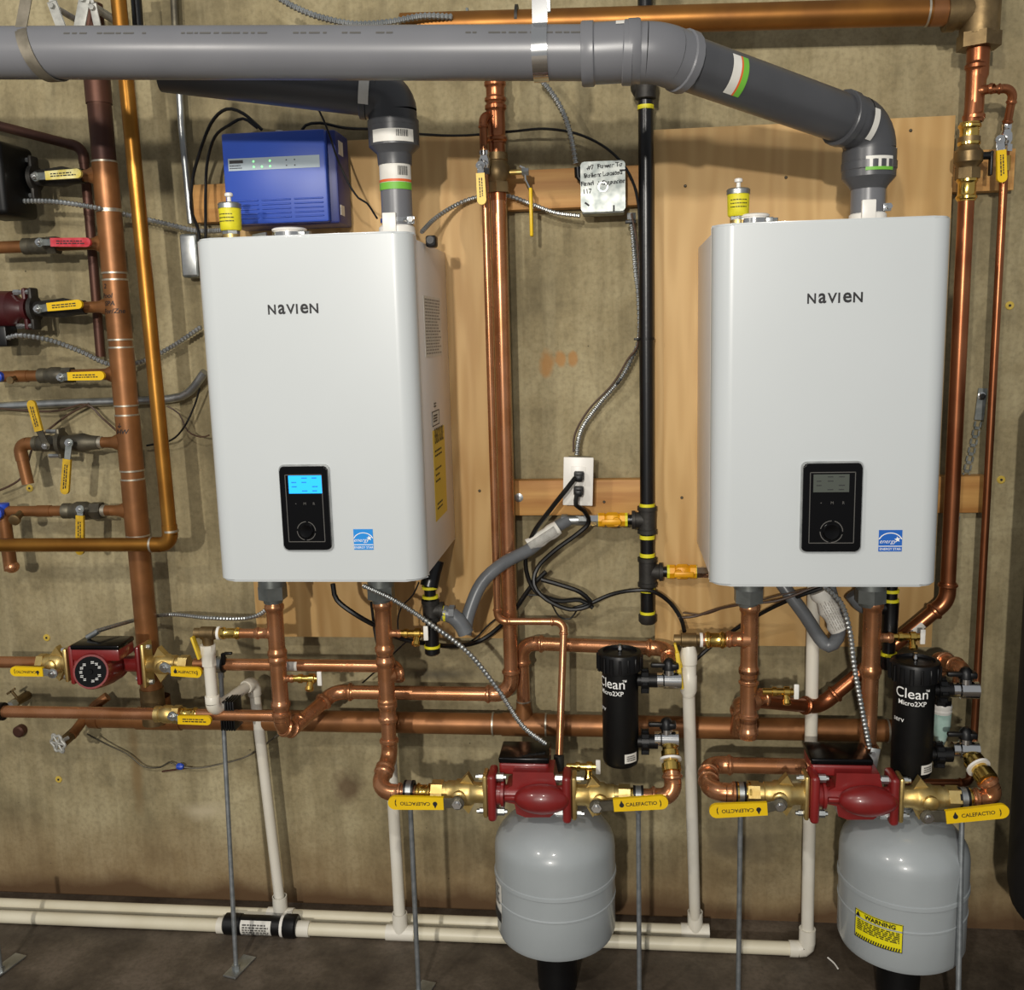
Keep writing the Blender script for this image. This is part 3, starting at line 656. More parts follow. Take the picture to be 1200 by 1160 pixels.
# ================================================================== blue controller box, outlet, junction box
d0 = .185
A, C = P(258, 157, d0), P(391, 258, d0); c = (A+C)/2; w_, h_ = C.x-A.x, P(300, 155, d0).z-P(300, 263, d0).z
t = Thing('controller_box', 'blue control box mounted above the boiler with the lit screen', 'control box', V((c.x, -.1, c.z-h_/2)))
zc = (P(300, 155, d0).z+P(300, 263, d0).z)/2; y0, y1 = -.066, -d0
bm = B(); box(bm, V((c.x+.004, (y0+y1)/2+.008, zc)), (w_+.012, abs(y1-y0)-.016, h_+.004), .006); t.part('case', bm, 'blue_dark')
bm = B(); box(bm, V((c.x-.003, y1+.005, zc)), (w_-.012, .02, h_), .005); lid = t.part('lid', bm, 'blue')
p0, p1 = P(268, 184, d0), P(376, 199, d0); q = (p0+p1)/2; wq, hq = p1.x-p0.x, .026
bm = B(); box(bm, V((q.x, y1-.0055, q.z)), (wq, .001, hq), 0); fp = t.part('faceplate', bm, 'silver_print', lid, 'silver strip with green lights')
o = V((q.x, y1-.0064, q.z)); bm = B(); box(bm, o-X*wq*.41+Z*hq*.22, (wq*.15, .0005, hq*.26), 0); rows(bm, flat(o-X*wq*.41-Z*hq*.2, X, Z), wq*.15, hq*.4, 2, .9, .4)
for k in (4, 5): 
    for s in (-.25, .2): lathe(bm, o+X*wq*(-.22+.09*k)+Z*hq*s, -Y, [(0, .0016), (.0005, .0016)], 8)
t.part('faceplate_print', bm, 'ink', lid)
bm = B()
for k, s in ((0, .2), (0, -.25), (1, -.25), (2, .2), (2, -.25)): lathe(bm, o+X*wq*(-.22+.09*k)+Z*hq*s, -Y, [(0, .0022), (.0008, .0018)], 8)
t.part('status_light', bm, 'led', lid)
bm = B()
for r_ in range(5):
    for k in range(3): box(bm, V((c.x-.003+(k-1)*w_*.3, y1-.0055, zc-h_*(.24+.048*r_))), (w_*.27, .004, .0032), .0012, seg=1)
t.part('vent_louvre', bm, 'blue', lid)
bm = B(); box(bm, V((c.x+w_/2+.0105, y1+.04, zc-h_*.36)), (.001, .03, .022), 0); box(bm, V((c.x+w_/2+.0105, y1+.05, zc+h_*.33)), (.001, .035, .03), 0); t.part('side_label', bm, 'label')
bm = B(); cyl(bm, V((c.x-.01, -.12, zc+h_/2)), V((c.x-.01, -.12, zc+h_/2+.014)), .009, 10); t.part('cable_gland', bm, 'white_plastic')
# outlet
A, C = P(660, 536, .105), P(695, 592, .105); c = (A+C)/2; w_, h_ = .070, .114; rt = Matrix.Rotation(math.radians(2.0), 3, 'Y'); ax = (rt @ X, Y, rt @ Z)
t = Thing('power_outlet', 'white double outlet with two black plugs on the timber board', 'outlet', c)
bm = B(); box(bm, c+Y*.035, (.056, .062, .104), .003, ax); t.part('outlet_box', bm, 'galv')
bm = B(); box(bm, c, (w_, .006, h_), .002, ax); t.part('cover_plate', bm, 'white_plastic')
bm = B(); box(bm, c-Y*.003+ax[2]*.002, (.034, .003, .068), .001, ax); t.part('socket_face', bm, 'white_plastic')
for k, (s, nm) in enumerate(((.0155, 'upper'), (-.0195, 'lower'))):
    p = c+ax[0]*.002+ax[2]*s; tp = Thing('power_plug', f'black plug in the {nm} socket of the white outlet', 'plug', p-Y*.004)
    bm = B(); box(bm, p-Y*.014, (.023, .02, .02), .003, ax); box(bm, p-Y*.026-Z*.004, (.018, .016, .016), .004, ax); tp.part('plug_body', bm, 'black')
# junction box
A, C = P(680, 190, .095), P(733, 247, .095); c = (A+C)/2; w_, h_ = C.x-A.x, A.z-C.z
t = Thing('junction_box', 'square galvanised junction box with handwriting on its lid', 'electrical box', c)
bm = B(); box(bm, c+V((0, .03, -.006)), (w_*.96, .055, h_*.96), .004); t.part('box_body', bm, 'galv')
bm = B(); prism(bm, rrect(w_, h_, .009, 5), c, X, Z, 0, .0022); t.part('lid', bm, 'galv')
o = c-Y*.0029; bm = B()
for s, x, z in (('#7  Power To', .04, .40), ('Boilers Located', .0, .24), ('Panel  :', -.3, .07), ('Opposite', .22, .08), ('117', -.36, -.09)):
    text(bm, s, h_*.125, lambda a, b, x=x, z=z: o+X*(x*w_+a+.0015*math.sin(b*900))+Z*(z*h_+b+a*.06), .022, shear=.15)
box(bm, o+V((-.36*w_, 0, -.34*h_)), (.012, .0006, .004), 0, (V((.8, 0, -.6)), Y, V((.6, 0, .8)))); box(bm, o+V((.24*w_, 0, -.44*h_)), (.004, .0006, .013), 0); box(bm, o+V((.44*w_, 0, .3*h_)), (.013, .0006, .004), 0)
t.part('handwriting', bm, 'ink')
bm = B()
ring_r = h_*.1
for k in range(20):
    a0, a1 = math.radians(18*k), math.radians(18*k+18)
    bm.faces.new([bm.verts.new(o+X*math.cos(a)*r-Z*h_*.01+Z*math.sin(a)*r) for a, r in ((a0, ring_r), (a0, ring_r*.82), (a1, ring_r*.82), (a1, ring_r))])
t.part('knockout', bm, 'chrome')
bm = B(); q = P(677, 196, .085); cyl(bm, q, q-Z*.022-X*-.001, .008, 12); cyl(bm, q-Z*.02, q-Z*.03+X*.008, .006, 10); t.part('cable_connector', bm, 'black')
bm = B(); q = P(740, 254, .07); hexa(bm, q+Z*.008, q-Z*.006, .011); t.part('cable_connector', bm, 'zinc')
# steel conduits behind
bm = B(); sweep(bm, [P(209, 85, .03), P(213, 150, .03), P(224, 262, .03)], .0085, 12)
solo('steel_conduit', 'thin upright steel conduit behind the black cords beside the blue box', 'conduit', bm, 'zinc')
A, C = P(209, 274, .06), P(224, 325, .06)
bm = B(); box(bm, V(((A.x+C.x)/2+.01, -.03, (A.z+C.z)/2)), (C.x-A.x+.02, .058, A.z-C.z), .006, seg=3); t = Thing('conduit_body', 'pale metal conduit box half hidden behind the boiler with the lit screen', 'electrical box', A)
t.part('box_body', bm, 'galv'); bm = B(); box(bm, V(((A.x+C.x)/2+.01, -.0605, (A.z+C.z)/2)), (C.x-A.x+.012, .003, A.z-C.z-.01), .002); t.part('lid', bm, 'zinc')
bm = B(); sweep(bm, arc(P(-30, 477, .03), P(205, 470, .03), P(250, 425, .05), .14)[0] if False else spline([P(-30, 478, .022), P(60, 473, .022), P(140, 470, .022), P(200, 467, .024), P(222, 459, .03), P(240, 436, .045)], .02), .0105, 12)
solo('steel_conduit', 'horizontal steel conduit running behind the tall copper header', 'conduit', bm, 'zinc')

# ================================================================== tall copper header and its branches
dh = .11; rh = .027
hx0 = (P(112, 120, dh).x+P(180, 790, dh).x)/2; HD = V((hx0, -dh, 0))
zt = P(108, 60, dh).z; zb = P(186, 815, dh).z; zl_ = P(430, 848, .08).z
t = Thing('copper_header', 'thick upright copper manifold pipe carrying a ladder of branch valves', 'pipe', V((hx0, -dh, zb)))
hz = lambda y: P(143, y, dh).z
def hzp(py): 
    z = 1.0
    for _ in range(6):                       # height on the header's axis that shows at that picture row
        v = V((hx0, -dh, z))-EYE; k = v.dot(_f); yy = 580-FPX*v.dot(UP)/k; z += (yy-py)*k/FPX*.98
    return z
ys = [205, 285, 359, 438, 518, 598]
edges = [(190, 246), (248, 320), (328, 398), (407, 475), (486, 551), (561, 627)]
zz = [hzp(y) for y in ys]
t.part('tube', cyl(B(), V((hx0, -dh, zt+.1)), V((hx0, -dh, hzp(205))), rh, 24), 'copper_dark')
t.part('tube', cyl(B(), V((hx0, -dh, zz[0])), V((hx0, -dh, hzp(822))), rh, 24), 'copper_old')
coupling(t, V((hx0, -dh, hzp(106))), Z, rh, 'copper_dark', 'solder', .03)
for y, (ya, yb_) in zip(ys, edges):
    za, zb_ = hzp(ya), hzp(yb_); bm = B(); zc = hzp(y)
    lathe(bm, V((hx0, -dh, zb_)), Z, [(0, rh), (0, rh*1.07), (za-zb_, rh*1.07), (za-zb_, rh)], 24, False)
    lathe(bm, V((hx0, -dh, zc)), -X, [(0, .022), (rh, .0215), (.043, .0145), (.055, .0135), (.062, .0135)], 18, False)
    t.part('tee', bm, 'copper_old')
    for z in (za, zb_): t.part('solder_ring', lathe(B(), V((hx0, -dh, z-.002)), Z, [(0, rh), (0, rh*1.09), (.004, rh*1.09), (.004, rh)], 24, False), 'solder')
za, zb_ = hzp(806), hzp(830)
t.part('bottom_fitting', lathe(B(), V((hx0, -dh, zb_-.04)), Z, [(0, rh), (0, rh*1.1), (za-zb_+.04, rh*1.1), (za-zb_+.04, rh)], 24, False), 'bronze')
for s, y, dx in (('2', 336, -.012), ('Pool', 347, -.010), ('SPA', 356, -.005), ('For/Zne', 365, .003), ('↓', 498, -.008), ('IHW', 505, -.004)):
    bm = B(); z = hzp(y)
    text(bm, s, .0155, lambda a, b: V((hx0+rh*1.09*math.sin((a+dx)/rh), -dh-rh*1.09*math.cos((a+dx)/rh), z+b)), .014, shear=.2); t.part('handwriting', bm, 'ink')
def hp(px, y, i, d=dh): return V((P(px, y, d).x, -d, zz[i]))
# branch 1: dark pump with a flanged valve
def dpump(name, label, i, y, m, xface, has_box):
    t = Thing(name, label, 'pump', hp(8, y, i)); c = hp(xface, y, i)
    bm = B(); lathe(bm, c, -X, [(0, .022), (.012, .026), (.03, .044), (.10, .046), (.16, .046)], 24); t.part('pump_body', bm, m)
    bm = B(); lathe(bm, c, X, [(0, .028), (.010, .028)], 20); box(bm, c+X*.005, (.011, .03, .10), .008); t.part('flange', bm, m)
    for s in (-1, 1): bm = B(); hexa(bm, c+V((-.008, -.006, s*.04)), c+V((-.022, -.006, s*.04)), .007); t.part('flange_bolt', bm, 'zinc')
    return t
def fvalve(label, i, y, xf, xe, bm_mat, lev, ear=.10):
    a, b = hp(xf, y, i), hp(xe, y, i); t = Thing('flanged_valve', label, 'valve', a); L = (b-a).x
    bm = B(); lathe(bm, a, X, [(0, .03), (.010, .03), (.011, .018), (L*.4, .021), (L*.6, .024), (L*.8, .018), (L, .0165)], 20); t.part('body', bm, bm_mat)
    bm = B(); box(bm, a+X*.005, (.010, .034, ear), .009); t.part('flange', bm, bm_mat)
    for s in (-1, 1): bm = B(); hexa(bm, a+V((.004, -.008, s*ear*.4)), a+V((-.026, -.008, s*ear*.4)), .0055); t.part('flange_bolt', bm, 'zinc')
    lever(t, **lev); return t
dl = dh+.045
Lv = lambda y, pv, a, b, w=.021, **k: dict(piv=P(*pv, dl), g0=P(*a, dl+.004), g1=P(*b, dl+.004), wd=w, stem=P(pv[0], pv[1], dh), **k)
dpump('circulator_pump', 'black pump at the end of the topmost branch, above the red handled valve', 0, 205, 'black', 30, 0)
bm = B(); A = P(-12, 165, .2); C = P(13, 252, .2); box(bm, V(((A.x+C.x)/2-.03, -.15, (A.z+C.z)/2)), (C.x-A.x+.06, .13, A.z-C.z), .012, seg=3)
solo('control_box', 'dark grey box cut by the picture edge beside the topmost branch valve', 'electrical box', bm, 'matte_black')
fvalve('dark flanged valve with a pale scuffed yellow handle on the topmost branch', 0, 205, 38, 98, 'cast_iron', Lv(205, (42, 207), (54, 206), (96, 203), gm='yellow_pale', nm='galv', txt='rows'))
# branch 2: red handle
t = Thing('copper_pipe', 'short copper branch feeding the red handled valve', 'pipe', hp(-20, 285, 1)); t.part('tube', cyl(B(), hp(-20, 286, 1), hp(40, 285, 1), .0145), 'copper_old')
inline_valve('ball_valve', 'grey ball valve with a red handle', hp(48, 285, 1), X, .0145, .085, 'iron_grey', Lv(285, (47, 284), (60, 284), (107, 284), gm='red_grip', nm='galv', txt='rows'), big=1.35)
t = Thing('copper_pipe', 'stub of copper joining the red handled valve to the header', 'pipe', hp(80, 285, 1)); t.part('tube', cyl(B(), hp(64, 285, 1), hp(122, 285, 1), .0135), 'copper_old')
# branch 3
tp = dpump('circulator_pump', 'dark red pump at the end of the third branch', 2, 359, 'maroon', 30, 1)
bm = B(); A = P(-8, 382, .16); C = P(10, 406, .16); box(bm, V(((A.x+C.x)/2-.02, -.14, (A.z+C.z)/2)), (C.x-A.x+.04, .05, A.z-C.z), .005); tp.part('terminal_box', bm, 'black')
fvalve('black flanged valve with a yellow handle beside the dark red pump', 2, 359, 38, 100, 'cast_iron', Lv(360, (45, 362), (56, 360), (97, 356), gm='yellow', nm='galv', txt='rows'))
# branch 4
t = Thing('copper_pipe', 'copper branch ending in a small blue cap above the steel conduit', 'pipe', hp(0, 440, 3))
t.part('tube', cyl(B(), hp(-20, 441, 3), hp(56, 440, 3), .0135), 'copper_old'); coupling(t, hp(26, 440, 3), X, .0135, 'copper_old', 'solder', .016)
bm = B(); q = hp(3, 440, 3); lathe(bm, q-Y*.012, -Y, [(0, .013), (.012, .013), (.014, .010), (.01, .005)], 16); t.part('blue_cap', bm, 'blue_paint', label='blue plastic cap')
bm = B(); q = hp(22, 446, 3); cyl(bm, q, q-Y*.028-Z*.008, .006); lathe(bm, q-Y*.028-Z*.008, -Y, [(0, .009), (.008, .009)], 12); t.part('drain_cock', bm, 'bronze')
inline_valve('ball_valve', 'old grey ball valve with a yellow handle just above the steel conduit', hp(66, 440, 3), X, .0135, .085, 'iron_grey', Lv(440, (72, 442), (80, 441), (123, 440), gm='yellow', nm='galv', txt='rows'), big=1.5)
# branch 5
t = Thing('copper_pipe', 'copper elbow turning down from the double handled valve', 'pipe', hp(22, 560, 4))
e = hp(22, 520, 4); pipe(t, [hp(44, 520, 4), e, V((P(33, 567, dh).x, -dh, P(33, 567, dh).z))], .0145, 'copper_old', 'solder', R=.026, names=('tube', 'elbow'))
t5 = fvalve('old grey flanged valve with one handle hanging down', 4, 518, 70, 116, 'iron_grey', Lv(518, (81, 519), (79, 538), (76, 579), gm='yellow_old', nm='galv', txt='rows'), .075)
fv = inline_valve('ball_valve', 'grey valve with its yellow handle tilted up toward the conduit', hp(54, 520, 4), X, .014, .06, 'iron_grey', Lv(518, (54, 522), (46, 505), (36, 469), gm='yellow_old', nm='iron_grey', txt='rows'), big=1.5)
t = Thing('copper_pipe', 'stub of copper joining the double handled valve to the header', 'pipe', hp(125, 518, 4)); t.part('tube', cyl(B(), hp(112, 518, 4), hp(146, 518, 4), .0135), 'copper_old'); coupling(t, hp(118, 518, 4), X, .0135, 'solder', 'solder', .005)
# branch 6
t = Thing('copper_pipe', 'lowest copper branch with a drain cock, ending in a blue valve', 'pipe', hp(40, 597, 5))
t.part('tube', cyl(B(), hp(-4, 597, 5), hp(80, 597, 5), .0135), 'copper_old'); coupling(t, hp(52, 597, 5), X, .0135, 'copper_old', 'solder', .018)
bm = B(); q = hp(27, 600, 5); cyl(bm, q, q-Y*.03-Z*.012, .009); lathe(bm, q-Y*.03-Z*.012, V((.1, -1, -.3)), [(0, .011), (.004, .014), (.012, .014), (.014, .010)], 16); t.part('drain_cock', bm, 'bronze')
bm = B(); q = hp(4, 602, 5); cyl(bm, q+Z*.02, q-Z*.022, .0165, 16); lathe(bm, q-Y*.005, -Y, [(0, .012), (.016, .012), (.018, .017), (.028, .017), (.03, .010)], 16); t.part('blue_valve', bm, 'blue_paint', label='blue valve body')
t.part('tube', cyl(B(), hp(4, 602, 5), V((P(13, 668, dh).x, -dh, P(13, 668, dh).z)), .0165), 'copper_old')
q = P(14, 664, dh); t.part('elbow', ellip(B(), q, .018, .018, .016), 'copper')
inline_valve('ball_valve', 'lowest branch valve, old and grey, its yellow handle hanging behind a copper pipe', hp(97, 597, 5), X, .0145, .10, 'iron_grey', Lv(598, (94, 597), (94, 604), (94, 650), gm='yellow_old', nm='galv', txt='rows'), big=1.6)
t = Thing('copper_pipe', 'stub of copper joining the lowest branch valve to the header', 'pipe', hp(130, 597, 5)); t.part('tube', cyl(B(), hp(112, 597, 5), hp(152, 597, 5), .0135), 'copper_old'); coupling(t, hp(122, 597, 5), X, .0135, 'solder', 'solder', .005)
for i, xa in ((0, 96), (2, 96), (3, 84)):
    t = Thing('copper_pipe', ['stub of copper joining the topmost valve to the header', '', 'stub of copper joining the black flanged valve to the header', 'stub of copper joining the fourth branch valve to the header'][i], 'pipe', hp(xa, ys[i], i))
    t.part('tube', cyl(B(), hp(xa, ys[i], i), hp(xa+26 if i != 3 else 132, ys[i], i), .0135), 'copper_old')
# dark pipe behind the header
t = Thing('copper_pipe', 'dull dark pipe sloping in from the picture edge and dropping behind the header', 'pipe', P(100, 300, .035))
pipe(t, [P(-30, 140, .05), P(97, 173, .035), P(104, 245, .035), P(118, 418, .035)], .0115, 'copper_dark', 'solder', R=.03)
# lacquered copper drop with its leg
dg = .185; rg = .0168
t = Thing('copper_pipe', 'golden lacquered copper drop pipe in front of the header, elbowing along above the small pump', 'pipe', P(170, 300, dg))
gx = (P(145, 95, dg).x+P(199, 620, dg).x)/2; ge = P(200, 638, dg); top = V((P(137, -20, dg).x, -dg, P(137, -20, dg).z))
pipe(t, [top, V((P(199, 620, dg).x, -dg, ge.z)), V((P(-30, 639, dg).x, -dg, ge.z))], rg, 'copper_gold', 'solder', R=.026)
for c, a in ((P(200, 622, dg), Z), (P(178, 638, dg), X)): t.part('solder_ring', lathe(B(), c-a*.0025, a, [(0, rg), (0, rg*1.14), (.005, rg*1.14), (.005, rg)], 20, False), 'solder')
# clutter above the flue pipe
for (ax_, ay, bx, by), lb in (((63, 8, 74, 38), 'pale valve handle leaning above the flue pipe, nearest the twisted strap'), ((99, 0, 92, 38), 'widest of the pale handles above the flue pipe'), ((110, 10, 116, 38), 'short pale handle above the flue pipe beside the golden pipe')):
    a, b = P(ax_, ay, .2), P(bx, by, .2); bm = B(); u = (b-a).normalized(); v = u.cross(-Y).normalized()
    wd = .026 if 'widest' in lb else .017
    box(bm, (a+b)/2, ((b-a).length+.02, wd, .005), .002, (u, v, -Y)); hexa(bm, a+Y*.0, a+Y*-.012, .006); box(bm, a-u*.012, (.03, .008, .004), .001, (u, v, -Y)); cyl(bm, a, V((a.x, -.001, a.z)), .007, 10); solo('valve_handle', lb, 'handle', bm, 'grey_white', 'pale handles above the flue pipe')
bm = B(); a, b = P(165, -20, .12), P(172, 60, .12); sweep(bm, [P(158, -20, .12), P(163, 45, .12)], .012); solo('steel_conduit', 'dark pipe rising out of sight above the flue, right of the golden pipe', 'pipe', bm, 'black_iron')
bm = B(); sweep(bm, [P(203, -20, .025), P(207, 60, .025)], .009); solo('steel_conduit', 'dark steel conduit above the flue, nearest the armoured cable', 'conduit', bm, 'iron_grey')
bm = B(); a = P(544, 31, .1); box(bm, a+Z*.005, (.014, .02, .035), .002); box(bm, a+V((.008, 0, .012)), (.006, .012, .05), .001); cyl(bm, a, V((a.x, -.001, a.z)), .005, 10); solo('pipe_clip', 'small pale pipe clip peeping over the flue pipe', 'bracket', bm, 'galv')

# ================================================================== low copper main, runs in front of it
dm_ = .08; rm = .027; zm = P(560, 848, dm_).z
t = Thing('copper_main', 'thick horizontal copper main low on the wall behind both pump sets', 'pipe', V((-.3, -dm_, zm)))
xa, xb = P(110, 848, dm_).x, P(1052, 852, dm_).x
t.part('tube', cyl(B(), V((xa, -dm_, zm)), V((xb, -dm_, zm)), rm, 24), 'copper_old')
t.part('end_cap', lathe(B(), V((xa, -dm_, zm)), X, [(-.012, rm*.8), (-.006, rm*1.05), (.02, rm*1.07), (.02, rm)], 24), 'copper_old')
def sring(t, p, a, r, m='solder'): t.part('solder_ring', lathe(B(), p-a*.002, a, [(0, r), (0, r*1.1), (.004, r*1.1), (.004, r)], 24, False), m)
for px in (578, 640, 1040): sring(t, V((P(px, 848, dm_).x, -dm_, zm)), X, rm)
hq = V((hx0, -dm_, zm)); bm = B(); lathe(bm, hq-X*.06, X, [(0, rm), (0, rm*1.1), (.12, rm*1.1), (.12, rm)], 24, False); lathe(bm, hq, Z, [(0, rm*1.1), (.06, rm*1.1)], 24, False); t.part('tee', bm, 'copper_old')
# riser from the main to the first separator
dr = .12; rr_ = .0166
tx = P(611, 800, dr).x; bm = B(); lathe(bm, V((tx-.055, -dm_, zm)), X, [(0, rm), (0, rm*1.08), (.11, rm*1.08), (.11, rm)], 24, False); lathe(bm, V((tx, -dm_, zm)), V((0, 0, 1)), [(0, .024), (rm, .023), (rm+.02, .0185), (rm+.034, .0185)], 20, False); t.part('tee', bm, 'copper_old')
sring(t, V((tx, -dm_, zm+.062)), Z, .0168)
t = Thing('copper_pipe', 'copper riser from the main, elbowing across to the first black separator', 'pipe', V((tx, -dr, zm)))
pipe(t, [V((tx, -dm_, zm+.05)), V((tx, -dr+.03, P(611, 758, dr).z)), P(784, 760, .15), P(786, 785, .25)], rr_, 'copper', 'press', R=.036)
# wide drop from above, bend to the first boiler's return
xw = (P(588, 130, dr).x+P(592, 770, dr).x)/2; z811 = P(500, 812, dr).z
t = Thing('copper_pipe', 'tall bare copper drop between the two boilers, bending along toward the first boiler', 'pipe', V((xw, -dr, z811)))
d3 = .27; pb = P(333, 852, d3)
pipe(t, [V((xw, -dr, P(586, 60, dr).z+.05)), V((xw, -dr, P(586, 235, dr).z))], .0185, 'copper_red', 'press')
pipe(t, [V((xw, -dr, P(586, 215, dr).z)), V((xw, -dr, z811)), V((P(392, 811, dr).x, -dr, z811)), V((P(343, 852, d3-.03).x, -d3+.03, P(343, 854, d3-.03).z))], .0172, 'copper', 'press', R=.042)
coupling(t, V((xw, -dr, P(585, 112, dr).z)), Z, .0185, 'copper_red', 'press', .035); tee(t, V((xw, -dr, P(585, 140, dr).z)), Z, V((-1, -.6, 0)), .0185, .008, 'copper_red', 'press', .05, .028)
# first boiler: return pipe
def vx(px, py, d): return P(px, py, d)
x1 = (P(321, 720, d3).x+P(331, 840, d3).x)/2; r1 = .0172
t = Thing('copper_pipe', 'upright copper pipe under the boiler with the lit screen, nearest the white relief drain', 'pipe', V((x1, -d3, pb.z)))
ztop = .965
t.part('brass_adapter', lathe(B(), V((x1, -d3, ztop+.0)), -Z, [(-.02, .019), (.035, .019), (.036, .0175)], 20), 'brass')
pipe(t, [V((x1, -d3, ztop)), V((x1, -d3, pb.z)), V((P(343, 852, d3-.03).x, -d3+.03, P(343, 854, d3-.03).z)), V((P(352, 846, d3-.06).x, -d3+.06, P(356, 843, d3-.06).z))], r1, 'copper', 'press', R=.03)
tee(t, V((x1, -d3, P(322, 742, d3).z)), Z, -X, r1, .011, 'copper', 'press', .075, .05); tee(t, V((x1, -d3, P(327, 795, d3).z)), Z, X, r1, .0075, 'copper', 'press', .075, .035)
# drain cock helper: small brass boiler drain on a stub
def drain(label, p, a=X, m='brass_shiny'):
    t = Thing('drain_valve', label, 'valve', p); a = a.normalized(); bm = B()
    lathe(bm, p, a, [(0, .0075), (.02, .0075), (.021, .0105), (.03, .0105), (.031, .008), (.045, .008), (.046, .012), (.058, .012), (.06, .008), (.066, .008)], 16); t.part('body', bm, m)
    bm = B(); q = p+a*.05; cyl(bm, q, q+V((0, -.012, -.016)), .0075, 12); lathe(bm, q+V((0, -.012, -.016)), V((0, -.55, -.8)), [(0, .0095), (.008, .0095), (.01, .005)], 14); t.part('outlet', bm, m)
    bm = B(); q = p+a*.072; box(bm, q+V((0, -.004, .002)), (.011, .006, .034), .002); cyl(bm, q-a*.008, q, .004, 8); t.part('handle', bm, 'white_plastic'); return t
drain('brass drain cock on the copper pipe below the lit boiler, under the relief tee', V((x1+.026, -d3, P(345, 795, d3).z)))
# relief valve and its white drain pipe
zr = P(280, 742, d3).z; vr = P(240, 743, d3+.01)
t = Thing('copper_pipe', 'short copper nipple feeding the brass relief valve above the white drain elbow', 'pipe', V((P(285, 742, d3).x, -d3, zr)))
t.part('tube', cyl(B(), V((x1-.04, -d3, zr)), V((P(258, 742, d3).x, -d3, zr)), .011), 'copper'); coupling(t, V((P(270, 742, d3).x, -d3, zr)), X, .011, 'brass_shiny', 'press', .024)
def relief(label, p, s, pz):
    t = Thing('relief_valve', label, 'valve', p); k = s
    bm = B(); lathe(bm, p+X*.02, -X, [(-.01, .012), (0, .012), (.002, .0155), (.034, .0155), (.036, .012), (.05, .012), (.05, .009)], 18); lathe(bm, p, -Z, [(0, .014), (.022, .013), (.03, .012)], 18); t.part('body', bm, 'bronze')
    t.part('union_collar', lathe(B(), p+X*.026, X, [(0, .016), (.006, .016)], 18), 'white_plastic')
    a = p+V((-.018, -.012, -.004)); bm = B(); box(bm, a+V((-.004, -.004, -.026)), (.006, .018, .056), .002, (V((.96, 0, .26)), Y, V((-.26, 0, .96)))); t.part('lever', bm, 'label_yellow', label='yellow test lever')
    return t
relief('brass relief valve with a yellow lever above the white drain elbow', V((P(243, 743, d3).x, -d3, zr)), 1, 0)
t = Thing('drain_pipe', 'white plastic relief drain stepping back from the brass valve to the floor pipes', 'pipe', P(250, 830, d3)); rp = .0135
a, b = V((P(245, 755, d3).x, -d3, zr-.03)), P(250, 832, d3); c, = (P(297, 799, .10),); fl_ = PF(325, 1076, .05)
c2 = V((P(322, 1060, .10).x, -.10, .036)); 
pipe(t, [V((b.x-.001, -d3, zr-.028)), b, c, V((P(324, 1060, .112).x, PF(500, 1079, .018).y, .05))], rp, 'pvc', 'pvc', R=.018)
t.part('adapter', lathe(B(), V((b.x-.001, -d3, zr-.028)), -Z, [(0, rp*1.35), (.02, rp*1.35), (.022, rp*1.25), (.05, rp*1.25), (.05, rp)], 8), 'pvc')
# copper run at pump height to the second pipe
d4 = .27; x2 = (P(449, 720, d4).x+P(456, 870, d4).x)/2; z2 = P(457, 880, d4).z
dp_ = .36; zp = P(520, 930, dp_).z
t = Thing('copper_pipe', 'upright copper pipe under the lit boiler, swinging down to the first front pump', 'pipe', V((x2, -d4, z2)))
t.part('brass_adapter', lathe(B(), V((x2, -d4, ztop+.0)), -Z, [(-.02, .019), (.035, .019), (.036, .0175)], 20), 'brass_shiny')
e2 = P(441, 925, dp_); e2.z = zp
pipe(t, [V((x2, -d4, ztop)), V((x2, -d4, P(458, 885, d4).z)), e2, V((P(512, 930, dp_).x, -dp_, zp))], r1, 'copper', 'press', R=.034)
for y, b_, rb in ((742, X, .0075), (793, V((.7, .7, 0)), .013)): tee(t, V((x2, -d4, P(452, y, d4).z)), Z, b_, r1, rb, 'copper', 'press', .08, .04)
coupling(t, V((x2, -d4, P(455, 832, d4).z)), Z, r1, 'copper', 'press', .03)
coupling(t, V((P(497, 930, dp_).x, -dp_, zp)), X, r1, 'brass_shiny', 'press', .018)
drain('brass drain cock close under the lit boiler beside the black gas tee', V((x2+.026, -d4, P(470, 742, d4).z)))

# ================================================================== small pump with its motor facing out, two copper lines
dq = .20; zq = P(120, 777, dq).z; zq2 = zq
def at(px, py, d, z=None):
    p = P(px, py, d); return V((p.x, -d, p.z if z is None else z))
t = Thing('copper_pipe', 'copper line reaching the small pump from the picture edge', 'pipe', at(0, 777, dq, zq)); t.part('tube', cyl(B(), at(-30, 776, dq, zq), at(48, 776, dq, zq), .0145), 'copper')
t = Thing('copper_pipe', 'copper line from the small pump to the pipe under the lit boiler', 'pipe', at(300, 777, dq, zq))
ql = at(466, 779, dq, zq)
pipe(t, [at(228, 777, dq, zq), ql, V((ql.x+.001, -dq-.02, ql.z-.03))], .0145, 'copper', 'press', R=.022)
bm = B(); q = at(343, 779, dq, zq)
band(t, q-X*.014, X, .0145, .028, -50, 40, 'label', 'pipe_label', nref=-Y)
t = Thing('circulator_pump', 'small dark red pump facing out, black rating plate on its motor', 'pump', at(125, 785, dq))
bm = B(); c = at(128, 778, dq, zq); ellip(bm, c, .05, .045, .045, 24, 14); cyl(bm, at(92, 777, dq, zq), at(168, 777, dq, zq), .02, 18); t.part('volute', bm, 'red')
mc = at(109, 786, dq+.10); bm = B(); lathe(bm, V((c.x-.0, -dq-.02, c.z)), (mc-V((c.x-.0, -dq-.02, c.z))), [(0, .046), (.05, .045), (.09, .0425), (.098, .040)], 28); t.part('motor', bm, 'red')
mdir = (mc-V((c.x, -dq-.02, c.z))).normalized(); mf = V((c.x, -dq-.02, c.z))+mdir*.0985
